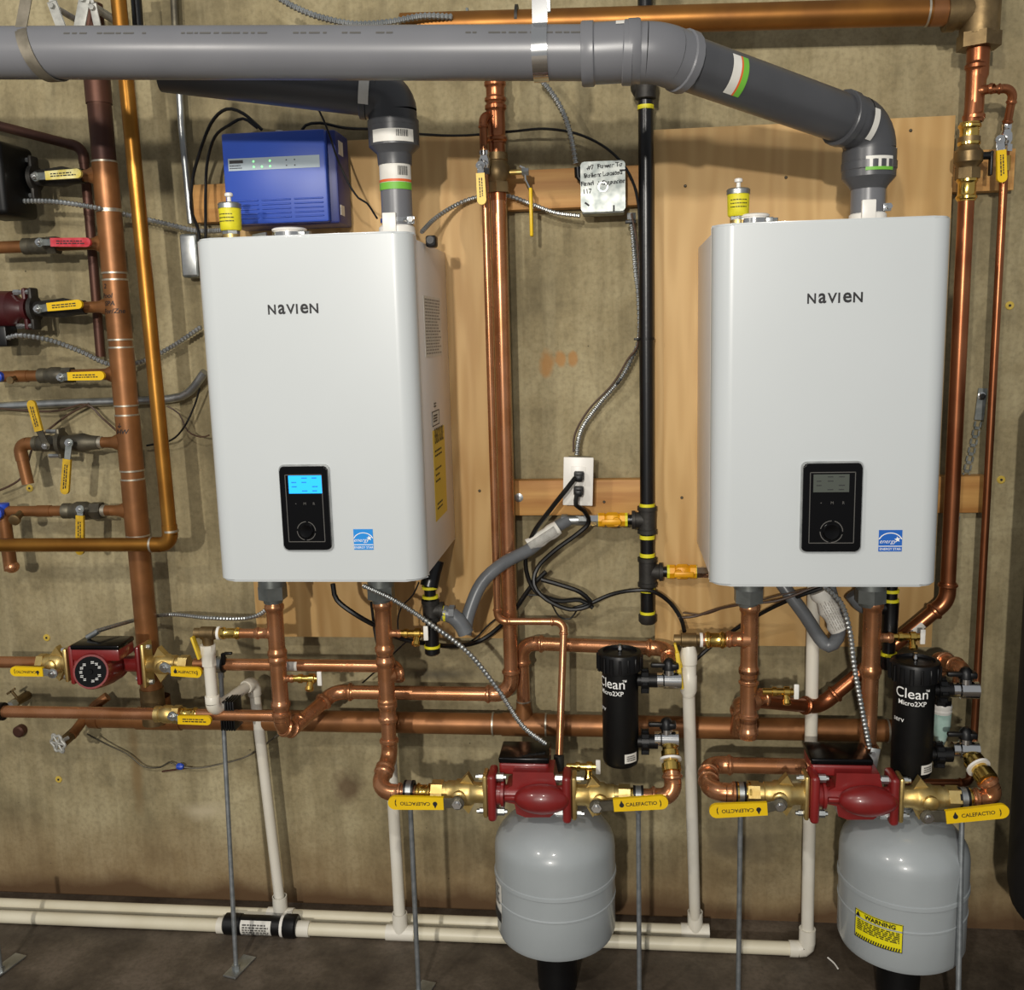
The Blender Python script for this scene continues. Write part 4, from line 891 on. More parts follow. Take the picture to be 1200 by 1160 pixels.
t.part('rating_plate', lathe(B(), mf, mdir, [(0, .0355), (.0015, .0355)], 28), 'black_gloss')
pl = t.part('plate_hub', lathe(B(), mf+mdir*.0012, mdir, [(0, .0065), (.003, .0055)], 16), 'black_gloss')
u_ = mdir.cross(Z).normalized(); v_ = u_.cross(mdir).normalized(); bm = B()
for k in range(14):
    if k % 4 == 3: continue
    a = 2*math.pi*k/14; f0 = mf+mdir*.002+u_*math.cos(a)*.022+v_*math.sin(a)*.022; rows(bm, lambda x, y: f0+u_*x+v_*y, .007, .007, 2, .9, .5)
t.part('plate_print', bm, 'white_ink')
A, C = at(88, 768, dq+.09), at(158, 742, dq+.02)
b0 = at(121, 762, dq+.06); bm = B(); box(bm, b0, (.118, .075, .030), .006); t.part('control_box', bm, 'red')
bm = B(); box(bm, b0+Z*.0185, (.12, .078, .012), .004); t.part('box_lid', bm, 'black_gloss')
bm = B(); q = at(102, 741, dq+.05); cyl(bm, q-Z*.012, q+V((.03, 0, .004)), .007, 10); t.part('cable_connector', bm, 'zinc')
for px in (89, 166):
    bm = B(); q = at(px, 777, dq, zq); box(bm, q, (.012, .045, .098), .009); t.part('flange', bm, 'red')
    for s in (-1, 1): bm = B(); hexa(bm, q+V((-.013, -.004, s*.036)), q+V((.013, -.004, s*.036)), .007); t.part('flange_bolt', bm, 'zinc')
def iso(name_label, p, a, L, r, lev, txt=True, ears=True, fh=.10, fw=.048, group=None, m='brass'):
    t = Thing('flange_valve', name_label, 'valve', p, group); a = a.normalized(); bm = B()
    lathe(bm, p, a, [(.008, r*1.3), (L*.24, r*1.28), (L*.3, r*1.55), (L*.34, r*1.62), (L*.56, r*1.62), (L*.6, r*1.4), (L*.74, r*1.4), (L*.75, r*1.25), (L*.95, r*1.25), (L, r*1.1)], 24)
    t.part('body', bm, m)
    bm = B(); box(bm, p+a*.006, (.011, fw, fh), .01); t.part('flange', bm, m)
    for s in (-1, 1): bm = B(); hexa(bm, p+a*.010+V((0, -.005, s*fh*.4)), p+a*.021+V((0, -.005, s*fh*.4)), .0065); t.part('flange_bolt', bm, 'zinc')
    if ears:
        for s in (-1, 1):
            bm = B(); c = p+a*L*.30; prism(bm, [(-.006, 0), (.03, 0), (.008, .026)] if s > 0 else [(.03, 0), (-.006, 0), (.008, .026)], c+Z*s*r*1.15, a, Z*s, -.01, .01); t.part('cast_ear', bm, m)
    bm = B(); hexa(bm, p+a*L*.82, p+a*L*1.02, r*1.45); t.part('end_nut', bm, m)
    q = p+a*L*.5; lathe_ = lathe(B(), q, -Y, [(0, r*.9), (r*1.9, r*.9), (r*2.1, r*.6)], 16); t.part('stem_boss', lathe_, m)
    lever(t, stem=None, txt='CALEFACTIO' if txt else 'rows', **lev); return t
iso('brass flanged valve on the far side of the small pump, toward the picture edge', at(88, 777, dq, zq)-X*.006, -X, .085, .0155, dict(piv=P(62, 789, dq+.05), g0=P(51, 787, dq+.05), g1=P(13, 786, dq+.05), wd=.024, gm='yellow'), fh=.085)
iso('brass flanged valve between the small pump and the white drain elbow', at(167, 777, dq, zq)+X*.006, X, .11, .0155, dict(piv=P(193, 782, dq+.05), g0=P(201, 786, dq+.05), g1=P(237, 788, dq+.05), wd=.025, gm='yellow'), fh=.11)
df = .25; zf = P(150, 836, df).z
t = Thing('copper_pipe', 'bright copper line at the height of the tee handled drain, in front of the main', 'pipe', at(100, 836, df, zf)); t.part('tube', cyl(B(), at(3, 836, df, zf), at(188, 835, df, zf), .0145), 'copper')
bm = B(); cyl(bm, at(-20, 836, df, zf), at(5, 836, df, zf), .022, 16); t.part('black_sleeve', bm, 'black')
inline_valve('ball_valve', 'brass ball valve with a long yellow handle in front of the header foot', at(197, 834, df, zf), X, .0145, .062, 'brass', dict(piv=P(202, 839, df+.03), g0=P(209, 843, df+.035), g1=P(248, 844, df+.035), wd=.022, gm='yellow', nm='zinc', txt='rows'), big=1.5)
t = Thing('copper_pipe', 'bright copper line passing the black ribbed grommet to the tall copper pipe', 'pipe', at(260, 835, df, zf)); t.part('tube', cyl(B(), at(206, 835, df, zf), V((x1+.0, -df, zf)), .0135), 'copper'); coupling(t, at(222, 835, df, zf), X, .0135, 'brass_shiny', 'press', .02)
bm = B(); q = at(271, 835, df-.02); 
for k in range(6): box(bm, q+X*(-.016+.0062*k), (.004, .05, .072), .001)
box(bm, q, (.034, .036, .066), .001); solo('pipe_grommet', 'black ribbed block clamped on the copper line behind the thin rod', 'bracket', bm, 'black')
# old drain stub with wheel handle
t = Thing('wheel_valve', 'hose drain with a silver wheel handle on a stub under the bright copper line', 'valve', P(80, 862, .1))
sweep_ = sweep(B(), [P(126, 816, .05), P(112, 826, .06), P(96, 846, .10), P(84, 862, .15)], .0125, 14); t.part('copper_stub', sweep_, 'copper_old')
w0 = P(76, 869, .17); wn = V((-.35, -.9, -.1)).normalized(); t.part('valve_body', cyl(B(), P(88, 857, .13), w0+wn*.01, .0135, 14), 'bronze')
u, v = frame(wn); bm = B(); wc = P(68, 871, .20); pts = [wc+(u*math.cos(2*math.pi*k/48)+v*math.sin(2*math.pi*k/48))*(.0225+.003*math.cos(6*2*math.pi*k/48)) for k in range(49)]
sweep(bm, pts, .0035, 8)
for k in range(6): e = u*math.cos(k*math.pi/3)+v*math.sin(k*math.pi/3); cyl(bm, wc, wc+e*.021, .003, 6)
cyl(bm, wc-wn*.03, wc+wn*.005, .005, 10); t.part('wheel', bm, 'grey_white')
t = Thing('wheel_valve', 'small old gate stub with a worn handle beside the black sleeve', 'valve', P(20, 830, .15))
bm = B(); a = P(17, 824, .06); cyl(bm, a, V((a.x, -.001, a.z)), .012, 12); t.part('valve_body', bm, 'bronze'); bm = B(); lathe(bm, a, -Y, [(0, .012), (.02, .011)], 6); t.part('hex_nut', bm, 'zinc')
bm = B(); box(bm, P(17, 814, .068), (.006, .006, .03), .001, (V((.8, 0, .6)), Y, V((-.6, 0, .8)))); box(bm, P(13, 810, .068), (.03, .006, .006), .001, (V((.8, 0, .5)), Y, V((-.5, 0, .8)))); t.part('handle', bm, 'bronze')
solo('copper_stub', 'round copper stub end glinting under the bright copper line by the wall', 'pipe', lathe(B(), V((P(21, 858, .02).x, -.001, P(21, 858, .02).z)), -Y, [(0, .016), (.018, .016), (.022, .012)], 16), 'copper_dark')

# ================================================================== the two front pump sets
def front_pump(label, px0, px1, pyc, d, boxx, boxy):
    A = at(px0, pyc, d); Cc = at(px1, pyc, d); k = (Cc.x-A.x)/95.0; c = A+X*(52*k); c.z = (A.z+Cc.z)/2; A.z = Cc.z = c.z
    t = Thing('circulator_pump', label, 'pump', c, 'front circulator pumps')
    bm = B(); poly = [(-23, 29), (23, 29), (27, 10), (27, -17), (18, -25), (-10, -26), (-20, -22), (-22, -10), (-32, -8), (-32, 8), (-24, 12)]
    prism(bm, [(x*k, y*k) for x, y in poly[::-1]], c+Y*.004, X, Z, -.05, .016)
    es = [e for e in bm.edges if e.calc_face_angle(0) > .5]; bmesh.ops.bevel(bm, geom=es, offset=.006, segments=3, affect='EDGES'); t.part('pump_housing', bm, 'red')
    bm = B(); ellip(bm, c+V((10*k, -.024, 0)), 32*k, .03, 17*k, 24, 14); lathe(bm, c+V((20*k, -.012, 0)), X, [(0, 15*k), (8*k, 13*k), (15*k, 14*k)], 20); t.part('volute', bm, 'red')
    bm = B(); lathe(bm, A+X*4*k, X, [(0, 14*k), (10*k, 13*k), (11*k, 16*k), (14*k, 16*k), (15*k, 10*k), (34*k, 10*k)], 20); box(bm, A+V((33*k, -.02, 0)), (28*k, .012, 5*k), .003); t.part('inlet_neck', bm, 'red')
    for s in (0, 1):
        q = (A+X*5*k) if s == 0 else (Cc-X*5*k); bm = B(); box(bm, q, (10*k, 34*k, 56*k), .008, seg=3); t.part('flange', bm, 'red')
        for z in (-1, 1):
            e = 1 if s == 0 else -1; bm = B(); p = q+V((e*5*k, -.006, z*21*k)); hexa(bm, p, p+X*e*8*k, 4.6*k); cyl(bm, p-X*e*24*k, p+X*e*11*k, 2.6*k, 8); t.part('flange_bolt', bm, 'zinc')
    bm = B(); lathe(bm, c+Y*.01, Y, [(0, .044), (.05, .043), (.095, .041), (.10, .036)], 24); t.part('motor', bm, 'red')
    b0, b1 = at(boxx[0], (boxy[0]+boxy[1])/2, d-.02), at(boxx[1], (boxy[0]+boxy[1])/2, d-.02); zt_, zm_, zb_ = at(600, boxy[0], d-.02).z, at(600, boxy[1], d-.02).z, at(600, boxy[2], d-.02).z
    if px0 > 800: zt_, zm_, zb_ = at(985, boxy[0], d-.06).z, at(985, boxy[1], d-.02).z, at(985, boxy[2], d-.02).z
    bm = B(); box(bm, V(((b0.x+b1.x)/2, -d+.055, (zm_+zb_)/2)), (b1.x-b0.x, .09, zm_-zb_), .006, seg=3); t.part('control_box', bm, 'red')
    bm = B(); box(bm, V(((b0.x+b1.x)/2, -d+.055, zm_+.006)), (b1.x-b0.x+.002, .092, .014), .004, seg=3); t.part('box_lid', bm, 'black_gloss')
    return A, Cc, c, k
def pump_set(tag_, px0, px1, py, d, bx, by, Lp, L0, L1, Rp, R0, R1, lab):
    A, Cc, c, k = front_pump(lab[0], px0, px1, py, d, bx, by)
    dl_ = d+.058
    iso(lab[1], A, -X, .125, .0178, dict(piv=P(*Lp, dl_), g0=P(*L0, dl_), g1=P(*L1, dl_), wd=.0305, gm='yellow', nm='iron_grey'))
    iso(lab[2], Cc, X, .125, .0178, dict(piv=P(*Rp, dl_), g0=P(*R0, dl_), g1=P(*R1, dl_), wd=.0305, gm='yellow', nm='iron_grey'))
    bm = B(); q = Cc+X*.052-Z*.026; cyl(bm, q, q-Z*.016, .011, 14)
    solo('drain_plug', lab[3], 'cap', bm, 'brass'); return A, Cc, c, k
F1 = pump_set(1, 573, 670, 930, dp_, (585, 643), (874, 892, 906), (536, 941), (520, 941), (455, 940), (699, 945), (719, 943), (783, 939),
    ['red circulator pump over the grey tank that stands between the boilers', 'brass flanged valve with an upside down handle, beside the grey tank without warning label', 'brass flanged valve below the first black separator', 'round brass drain plug under the valve below the first separator'])
zp1 = F1[0].z
F2 = pump_set(2, 947, 1050, 932, .36, (950, 1022), (874, 894, 908), (914, 943), (899, 947), (831, 950), (1087, 957), (1108, 957), (1182, 949),
    ['red circulator pump over the grey tank with the warning label', 'brass flanged valve with an upside down handle, beside the copper hairpin bend', 'brass flanged valve below the second separator, by the edge of the dark tank', 'round brass drain plug under the valve below the second separator'])
zp2 = F2[0].z
def separator(label, px, pyt, pyb, d, wpx, port_up, port_dn):
    c = at(px, (pyt+pyb)/2, d); k = S(px, 830, d); r = wpx/2*k; zt_, zb_ = P(px, pyt+wpx*.14, d).z, P(px, pyb-wpx*.12, d).z
    t = Thing('dirt_separator', label, 'filter', V((c.x, -d, zb_)), 'black dirt separators'); o = V((c.x, -d, 0))
    t.part('body', lathe(B(), o+Z*zb_, Z, [(0, r*.8), (.004, r*.94), (.012, r), (zt_-zb_-.03, r)], 32), 'matte_black')
    bm = B(); lathe(bm, o+Z*(zt_-.042), Z, [(0, r*1.0), (.003, r*1.2), (.036, r*1.22), (.042, r*1.16), (.044, r*.95), (.038, r*.92), (.036, r*.7), (.04, r*.2)], 32)
    for j in range(16): a = 2*math.pi*j/16; e = V((math.cos(a), math.sin(a), 0)); box(bm, o+Z*(zt_-.022)+e*r*1.215, (.004, .006, .032), .0015, (e, V((-e.y, e.x, 0)), Z), 1)
    t.part('cap', bm, 'black')
    t.part('bleed_screw', lathe(B(), o+Z*(zt_-.006), Z, [(0, .005), (.012, .005), (.016, .0035), (.022, .004)], 10), 'chrome')
    for py in (port_up, port_dn):
        z = P(px+40, py, d).z; bm = B(); q = o+Z*z
        lathe(bm, q+X*r*.8, X, [(0, .014), (.016, .014), (.017, .019), (.026, .019), (.027, .016), (.05, .016)], 18)
        for j in range(8): a = 2*math.pi*j/8; e = V((0, math.cos(a), math.sin(a))); box(bm, q+X*(r*.8+.022)+e*.0225, (.014, .006, .011), .0015, (X, V((0, -e.z, e.y)), e), 1)
        lathe(bm, q+X*(r*.8+.014), X, [(0, .023), (.017, .023)], 24); t.part('port_union', bm, 'black')
    az0 = math.radians(-14)
    def cyl_txt(s, sx, zc, sz, b=.004):
        bm = B(); text(bm, s, sz, lambda x, y: o+V((math.sin(sx/r+x/r)*(r+.0006), -math.cos(sx/r+x/r)*(r+.0006), zc+y)), b); t.part('lettering', bm, 'white_ink')
    zz_ = P(px, pyt+(pyb-pyt)*.27, d).z
    sh = r*(-.62 if px < 900 else -.42); cyl_txt('Clean', sh, zz_, .031); cyl_txt('™', sh+.034, zz_+.006, .012); cyl_txt('Micro2XP', sh+.002, zz_-.021, .0145, .012); cyl_txt('serv', sh-r*.62, zz_-.06, .016)
    bm = B(); n = 8
    for j in range(n):
        a0, a1 = math.radians(12+46*j/n), math.radians(12+46*(j+1)/n)
        bm.faces.new([bm.verts.new(o+V((math.sin(a)*(r+.0007), -math.cos(a)*(r+.0007), z))) for a, z in ((a0, zb_+.016), (a1, zb_+.016), (a1, zb_+.037), (a0, zb_+.037))])
    lb = t.part('barcode_label', bm, 'label'); bm = B(); rows(bm, lambda x, y: o+V((math.sin(math.radians(35)+x/r)*(r+.0013), -math.cos(math.radians(35)+x/r)*(r+.0013), zb_+.0265+y)), .022, .014, 3, .95, .6); t.part('label_print', bm, 'grey_ink', lb)
    return t, o, r
ds = .30
separator('first black dirt separator, on the bare wall between the boilers', 727, 757, 899, ds, 42, 797, 869)
separator('second black dirt separator, in front of the steel thin drop pipe', 1070, 767, 912, .30, 46, 808, 884)
def sep_valve(label, px, py, d, knob, low, elb=None, L=.052, r=.019):
    c = at(px, py, d); t = Thing('separator_valve', label, 'valve', c)
    t.part('body', lathe(B(), c-X*L*.5, X, [(0, r*.85), (L*.25, r*.85), (L*.3, r), (L, r), (L, r*.7)], 20), 'chrome')
    t.part('stem_collar', lathe(B(), c+Z*r*.6, Z, [(0, r*.7), (r*.8, r*.66)], 16), 'chrome')
    bm = B(); z = c+Z*(r*1.35); lathe(bm, z, Z, [(0, r*.8), (.012, r*.75), (.020, r*.55), (.024, r*.3)], 16); box(bm, z+V((-.018, -.004, .010)), (.044, .012, .011), .004); box(bm, z+V((.012, 0, .008)), (.018, .026, .014), .004); t.part('butterfly_handle', bm, 'black')
    return t, c
v1, c1 = sep_valve('chrome valve with a black butterfly handle beside the top of the first separator', 784, 797, ds, 0, 0)
v2, c2_ = sep_valve('chrome valve with a black butterfly handle beside the foot of the first separator', 781, 866, ds, 0, 1)
# copper from the lower valve to the pump
t = Thing('copper_pipe', 'copper elbow and brass union joining the first separator to its pump valve', 'pipe', at(788, 915, dp_))
a = c2_+V((.006, -.004, -.008)); e = at(790, 926, dp_); e.z = zp1
t.part('brass_union', lathe(B(), a, (at(787, 900, dp_-.02)-a), [(0, .015), (.016, .017), (.018, .020), (.03, .020), (.031, .016), (.045, .0165), (.046, .021), (.062, .021), (.064, .018)], 20), 'brass_shiny')
dn = (at(787, 900, dp_-.02)-a).normalized(); t.part('white_ring', lathe(B(), a+dn*.033, dn, [(0, .0165), (0, .0235), (.005, .0235), (.005, .0165)], 24, False), 'white_plastic')
pipe(t, [a+dn*.055, e, V((F1[1].x+.118, -dp_, zp1))], r1, 'copper', 'press', R=.034)
coupling(t, V((F1[1].x+.135, -dp_, zp1)), X, r1, 'brass_shiny', 'press', .018)
# valve feeding loop by the first pump: thin drop
dt = .155
t = Thing('copper_pipe', 'thin copper drop zigzagging down beside the wide drop to the first front pump', 'pipe', at(583, 500, dt))
xa_ = (P(569, 250, dt).x+P(583, 715, dt).x)/2; zj = P(620, 728, dt).z; pe = P(661, 728, dt)
pipe(t, [V((xw-.006, -dr, P(580, 136, dr).z)), V((xa_, -dt, P(565, 136, dt).z)), V((xa_, -dt, P(565, 175, dt).z))], .0085, 'copper_red', 'press', R=.018)
pipe(t, [V((xa_, -dt, P(565, 170, dt).z)), V((xa_, -dt, zj)), V((pe.x, -dt, zj)), V((P(656, 884, dt+.08).x, -dt-.10, P(656, 884, dt+.10).z))], .0085, 'copper', 'press', R=.02)
t.part('coupling_nut', lathe(B(), P(655, 893, dt+.10), Z, [(-.018, .012), (.016, .012), (.018, .009)], 12), 'cast_iron')
q = P(655, 893, dt+.10); t.part('tube', cyl(B(), q-Z*.016, q-Z*.04, .0095), 'copper_red')
drain('brass drain cock above the first front pump', P(664, 898, dt+.11))
inline_valve('ball_valve', 'small valve on the thin copper drop, yellow handle hanging straight down', V((xa_, -dt, P(564, 191, dt).z)), -Z, .0085, .05, 'chrome', dict(piv=P(563, 194, dt+.03), g0=P(563, 203, dt+.035), g1=P(565, 240, dt+.035), wd=.020, gm='yellow', nm='chrome', txt='rows'), big=1.6)
# main ball valve on the wide drop with its side handle
q = V((xw, -dr, P(581, 203, dr).z)); t = inline_valve('ball_valve', 'brass ball valve on the wide copper drop, cranked yellow handle out to the side', q, -Z, .0178, .085, 'bronze', None, big=1.6)
bm = B(); s0 = q+X*.02; cyl(bm, s0, q+X*.062, .006, 10); t.part('stem', bm, 'brass')
a, b, c, d_ = P(598, 196, dr+.0), P(604, 199, dr+.02), P(610, 222, dr+.02), P(612, 274, dr+.02)
a = q+V((.05, 0, .012)); bm = B(); sweep(bm, [a, a+V((.010, 0, -.004)), a+V((.012, -.003, -.03)), a+V((.024, -.005, -.055))], .0038, 8); h = t.part('handle', bm, 'chrome')
bm = B(); hexa(bm, q+X*.055, q+X*.07, .009); t.part('handle_nut', bm, 'zinc', h)
bm = B(); a2_ = a+V((.024, -.005, -.055)); box(bm, a2_-Z*.045, (.0075, .022, .105), .003); t.part('grip', bm, 'yellow', h)

# ================================================================== gas line
dgz = .085; rg_ = .0168; gx = .0818; g = lambda py: V((gx, -dgz, P(758, py, dgz).z))
t = Thing('gas_pipe', 'upright black iron gas pipe with yellow taped joints between the boilers', 'pipe', g(728))
t.part('tube', cyl(B(), g(-30), g(60), rg_, 18), 'black_iron'); t.part('tube', cyl(B(), g(118), g(596), rg_, 18), 'black_iron')
bm = B(); lathe(bm, g(82), -Z, [(-.05, .02), (.0, .021), (.02, .026), (.045, .023), (.06, .0235), (.062, .02)], 20); ellip(bm, g(100)+V((-.006, .012, 0)), .027, .03, .026, 16, 10); t.part('elbow', bm, 'cast_iron')
def tape(py, h=.009): t.part('thread_tape', lathe(B(), g(py)-Z*h/2, Z, [(0, rg_*.9), (0, rg_*1.08), (h, rg_*1.08), (h, rg_*.9)], 20, False), 'tape')
def iron_tee(t, p, L, br, lb, r=.0205):
    bm = B(); lathe(bm, p-Z*L/2, Z, [(0, r*1.13), (.009, r*1.13), (.01, r), (L-.01, r), (L-.009, r*1.13), (L, r*1.13)], 22); lathe(bm, p, br, [(0, r*.9), (lb-.009, r*.9), (lb-.008, r*1.08), (lb, r*1.08)], 20); t.part('iron_tee', bm, 'cast_iron')
for y in (126, 592, 629, 650, 691, 718): tape(y)
iron_tee(t, g(609), .064, -X, .036); iron_tee(t, g(670), .07, X, .036)
for a, b in ((629, 650), (690, 718)): t.part('tube', cyl(B(), g(a-6), g(b+3), rg_, 18), 'black_iron')
t.part('end_cap', lathe(B(), g(719), -Z, [(0, .019), (.002, .0215), (.018, .0215), (.024, .017)], 12), 'cast_iron')
def gas_valve(label, p, a, group='yellow gas valves on the black pipe'):
    t = Thing('gas_valve', label, 'valve', p, group); r = .0155; a = a.normalized()
    bm = B(); lathe(bm, p, a, [(0, r*.85), (.014, r*.85)], 16); t.part('nipple', bm, 'black_iron')
    for h0 in (.010, .072): bm = B(); lathe(bm, p+a*h0, a, [(0, r*1.1), (.007, r*1.1)], 8); t.part('thread_tape', bm, 'tape')
    bm = B(); lathe(bm, p+a*.016, a, [(0, r*1.12), (.012, r*1.12), (.014, r*.95), (.02, r*1.2), (.04, r*1.2), (.046, r*.95), (.048, r*1.12), (.062, r*1.12)], 8); t.part('body', bm, 'gas_yellow')
    bm = B(); q = p+a*.036-Y*r*1.15; lathe(bm, q, -Y, [(0, .010), (.008, .010)], 16); box(bm, q+a*.012-Y*.010, (.046, .006, .013), .003); t.part('tee_handle', bm, 'gas_yellow')
    bm = B(); hexa(bm, p+a*.078, p+a*.106, .0145); t.part('hex_adapter', bm, 'chrome'); return p+a*.106
e1_ = gas_valve('yellow gas valve feeding the tagged grey hose, below the outlet', g(609)-X*.036, -X)
e2_ = gas_valve('yellow gas valve running behind the boiler with the unlit screen', g(670)+X*.036, X)
def hose(t, pts, r, m='hose', n=14): return t.part('hose', sweep(B(), spline(pts, .015), r, n), m)
rh_ = .0152
t = Thing('gas_hose', 'grey coated gas hose with a paper tag, curling to the lit boiler', 'hose', P(590, 660, .12))
bm = B(); hexa(bm, e1_, e1_-X*.025, .0125); lathe(bm, e1_-X*.02, -X, [(0, .012), (.025, .012), (.026, .015), (.04, .015)], 16); t.part('hose_fitting', bm, 'zinc')
hp_ = [e1_-X*.045, P(645, 622, .105), P(622, 643, .13), P(590, 660, .17), P(564, 684, .20), P(549, 720, .22), P(545, 744, .235), P(552, 747, .24)]
hose(t, hp_[:7], rh_)
a = P(654, 618, .112); b = P(620, 640, .128); bm = B(); pts_ = [a+(b-a)*k/8 for k in range(9)]; sweep(bm, pts_, rh_*1.45, 12, True, lambda i: rh_*(1.12+.18*math.sin(i*2.2)**2)); tg = t.part('paper_tag', bm, 'label', label='paper tag wrapped round the hose')
bm = B(); u_ = (a-b).normalized(); rows(bm, lambda x, y: (a+b)/2-Y*rh_*1.34+u_*x+u_.cross(Y).normalized()*-y, (a-b).length*.9, rh_*1.5, 6, .95, .5); t.part('tag_print', bm, 'grey_ink', tg)
# lower end: elbow into the black gas tee of the first boiler
gi = .24; bm = B(); p0 = P(523, 720, gi)
pts_ = [P(519, 718, gi), P(531, 722, gi), P(541, 732, gi), P(546, 742, gi)]; sweep(bm, spline(pts_, .01), .0185, 14); lathe(bm, P(527, 719, gi), X, [(0, .0205), (.012, .0205)], 8); t.part('hose_elbow', bm, 'hose')
gi_o = P(505, 720, gi); G = lambda py: V((gi_o.x, -gi, P(505, py, gi).z))
t = Thing('gas_pipe', 'short black gas tee and drip leg hanging below the lit boiler', 'pipe', G(764))
bm = B(); lathe(bm, G(684), (V((.25, .25, 1))), [(-.006, .021), (.03, .02), (.045, .021), (.055, .021)], 20); t.part('elbow', bm, 'black_iron')
t.part('tube', cyl(B(), G(684), G(762), .0135), 'black_iron'); iron_tee(t, G(715), .05, X, .03, .0185)
t.part('end_cap', lathe(B(), G(757), -Z, [(0, .018), (.016, .018), (.02, .014)], 12), 'black_iron'); t.part('tube', cyl(B(), G(735), G(757), .0165), 'black_iron')
for y in (688, 699, 757): t.part('thread_tape', lathe(B(), G(y)-Z*.003, Z, [(0, .0185), (.006, .0185)], 20), 'tape')
q = G(719)+X*.03; t.part('thread_tape', lathe(B(), q, X, [(0, .0185), (.006, .0185)], 20), 'tape')
# second boiler's hose and tee
t = Thing('gas_hose', 'grey gas hose with a printed tag looping below the boiler with the unlit screen', 'hose', P(975, 755, .2))
hose(t, [P(905, 668, .16), P(922, 692, .18), P(944, 722, .19), P(960, 747, .195), P(971, 757, .20), P(981, 748, .205), P(983, 728, .21), P(975, 702, .2), P(970, 682, .19)], rh_)
a, b = P(984, 738, .222), P(960, 692, .212); bm = B(); sweep(bm, [a+(b-a)*k/8 for k in range(9)], .02, 14, True, lambda i: .021+.0035*math.sin(i*1.9)); tg = t.part('paper_tag', bm, 'label', label='printed paper tag wrapped round the hose')
u_ = (b-a).normalized(); bm = B(); rows(bm, lambda x, y: (a+b)/2-Y*.0262+u_*x+u_.cross(Y).normalized()*-y, (a-b).length*.8, .03, 6, .8, .35); t.part('tag_print', bm, 'pale_ink', tg)
gj = .17; J = lambda py: V((P(1043, 720, gj).x, -gj, P(1043, py, gj).z))
t = Thing('gas_pipe', 'black gas tee and drip leg hanging below the boiler with the unlit screen', 'pipe', J(770))
t.part('tube', cyl(B(), J(676), J(768), .0145), 'black_iron'); bm = B(); lathe(bm, J(706), -Z, [(0, .019), (.008, .0185), (.065, .0175), (.072, .02)], 20); lathe(bm, J(712), -X, [(0, .015), (.03, .0155), (.032, .018)], 16); t.part('iron_tee', bm, 'black_iron')
sweep_ = sweep(B(), spline([J(712)-X*.03, J(712)-X*.06+Z*.003, J(706)-X*.085+Z*.02], .01), .0165, 12); t.part('hose_elbow', sweep_, 'hose')
for y in (692, 703, 742, 766): t.part('thread_tape', lathe(B(), J(y)-Z*.0035, Z, [(0, .018), (.007, .018)], 20), 'tape')
t.part('end_cap', lathe(B(), J(768), -Z, [(0, .02), (.012, .022), (.03, .018)], 12), 'black_iron')

# ================================================================== pipes at the second boiler's side of the wall
dT = .12; zT = P(900, 15, dT).z
t = Thing('copper_main', 'thick golden brown copper pipe across the top behind the grey flue', 'pipe', at(850, 20, dT))
bx0, bx1 = P(470, 31, dT), P(1118, 13, dT); t.part('tube', cyl(B(), bx0, bx1, .0272, 24), 'copper_brown'); ax_ = (bx1-bx0).normalized()
coupling(t, P(1102, 13, dT), ax_, .0272, 'copper_old', 'solder', .02); sring(t, P(1086, 13.5, dT), ax_, .0272); bm = B(); q = P(604, 22, dT); t.part('pipe_band', lathe(bm, q, ax_, [(0, .0285), (.006, .0285)], 20), 'cast_iron')
xt = (P(1148, 30, dT).x); T = lambda py: V((xt, -dT, P(1148, py, dT).z))
t = Thing('copper_pipe', 'upright copper pipe hugging the unlit boiler, from the bronze tee down to a slanting run', 'pipe', T(60))
bm = B(); lathe(bm, T(-30), -Z, [(0, .04), (T(-30).z-T(42).z, .039), (T(-30).z-T(42).z+.003, .034)], 24); lathe(bm, T(13)-X*.02, -X, [(0, .034), (.03, .034), (.031, .037), (.05, .037)], 24); t.part('bronze_tee', bm, 'bronze')
bm = B(); hexa(bm, T(40), T(57), .044); t.part('hex_bushing', bm, 'bronze')
t.part('reducer', lathe(B(), T(56), -Z, [(0, .023), (.055, .0225), (.065, .0185), (.075, .0185)], 20), 'copper_red')
xq = (P(1136, 215, .13).x+P(1108, 690, .13).x)/2
t.part('tube', cyl(B(), T(80), V((xq, -.13, P(1137, 172, .13).z)), .0175), 'copper_red'); tee(t, V((xt*.7+xq*.3, -.123, P(1143, 108, .122).z)), Z, V((.7, -.7, 0)), .0175, .0085, 'copper_red', 'press', .06, .04)
Q = lambda py: V((xq, -.13, P(1120, py, .13).z)); Qb = V((xq, -.13, P(1104, 704, .13).z))
dgl = P(1042, 757, .12); zlow = P(940, 826, .13).z; pl_ = V((P(960, 824, .14).x, -.14, zlow))
pr_ = V((P(882, 826, .2).x, -.2, zlow))
x5_ = P(878, 760, .27).x; kz = P(878, 822, .27).z; pipe(t, [Q(205), Qb, pl_, V((x5_+.012, -.262, kz))], .0165, 'copper_red', 'press', R=.05)
u0 = (pl_-Qb).normalized(); band(t, Qb+u0*.075, u0, .0165, .05, -35, 25, 'label', 'pipe_label', nref=-Y)
coupling(t, Q(222), Z, .0165, 'brass_shiny', 'press', .025); coupling(t, V((xq, -.13, P(1139, 158, .13).z)), Z, .0175, 'brass_shiny', 'press', .025)
inline_valve('ball_valve', 'bronze ball valve beside the small yellow handled valve, high over the boiler edge', Q(186), -Z, .0165, .085, 'bronze', None, big=1.75)
bm = B(); q = Q(184); cyl(bm, q+X*.02, q+X*.045, .008, 10); box(bm, q+X*.046-Z*.016, (.006, .016, .05), .002); solo('valve_handle', 'black side handle of the bronze ball valve high over the boiler edge', 'handle', bm, 'black')
dth = .11; xth = (P(1164, 250, dth).x+P(1151, 860, dth).x)/2; TH = lambda py: V((xth, -dth, P(1158, py, dth).z))
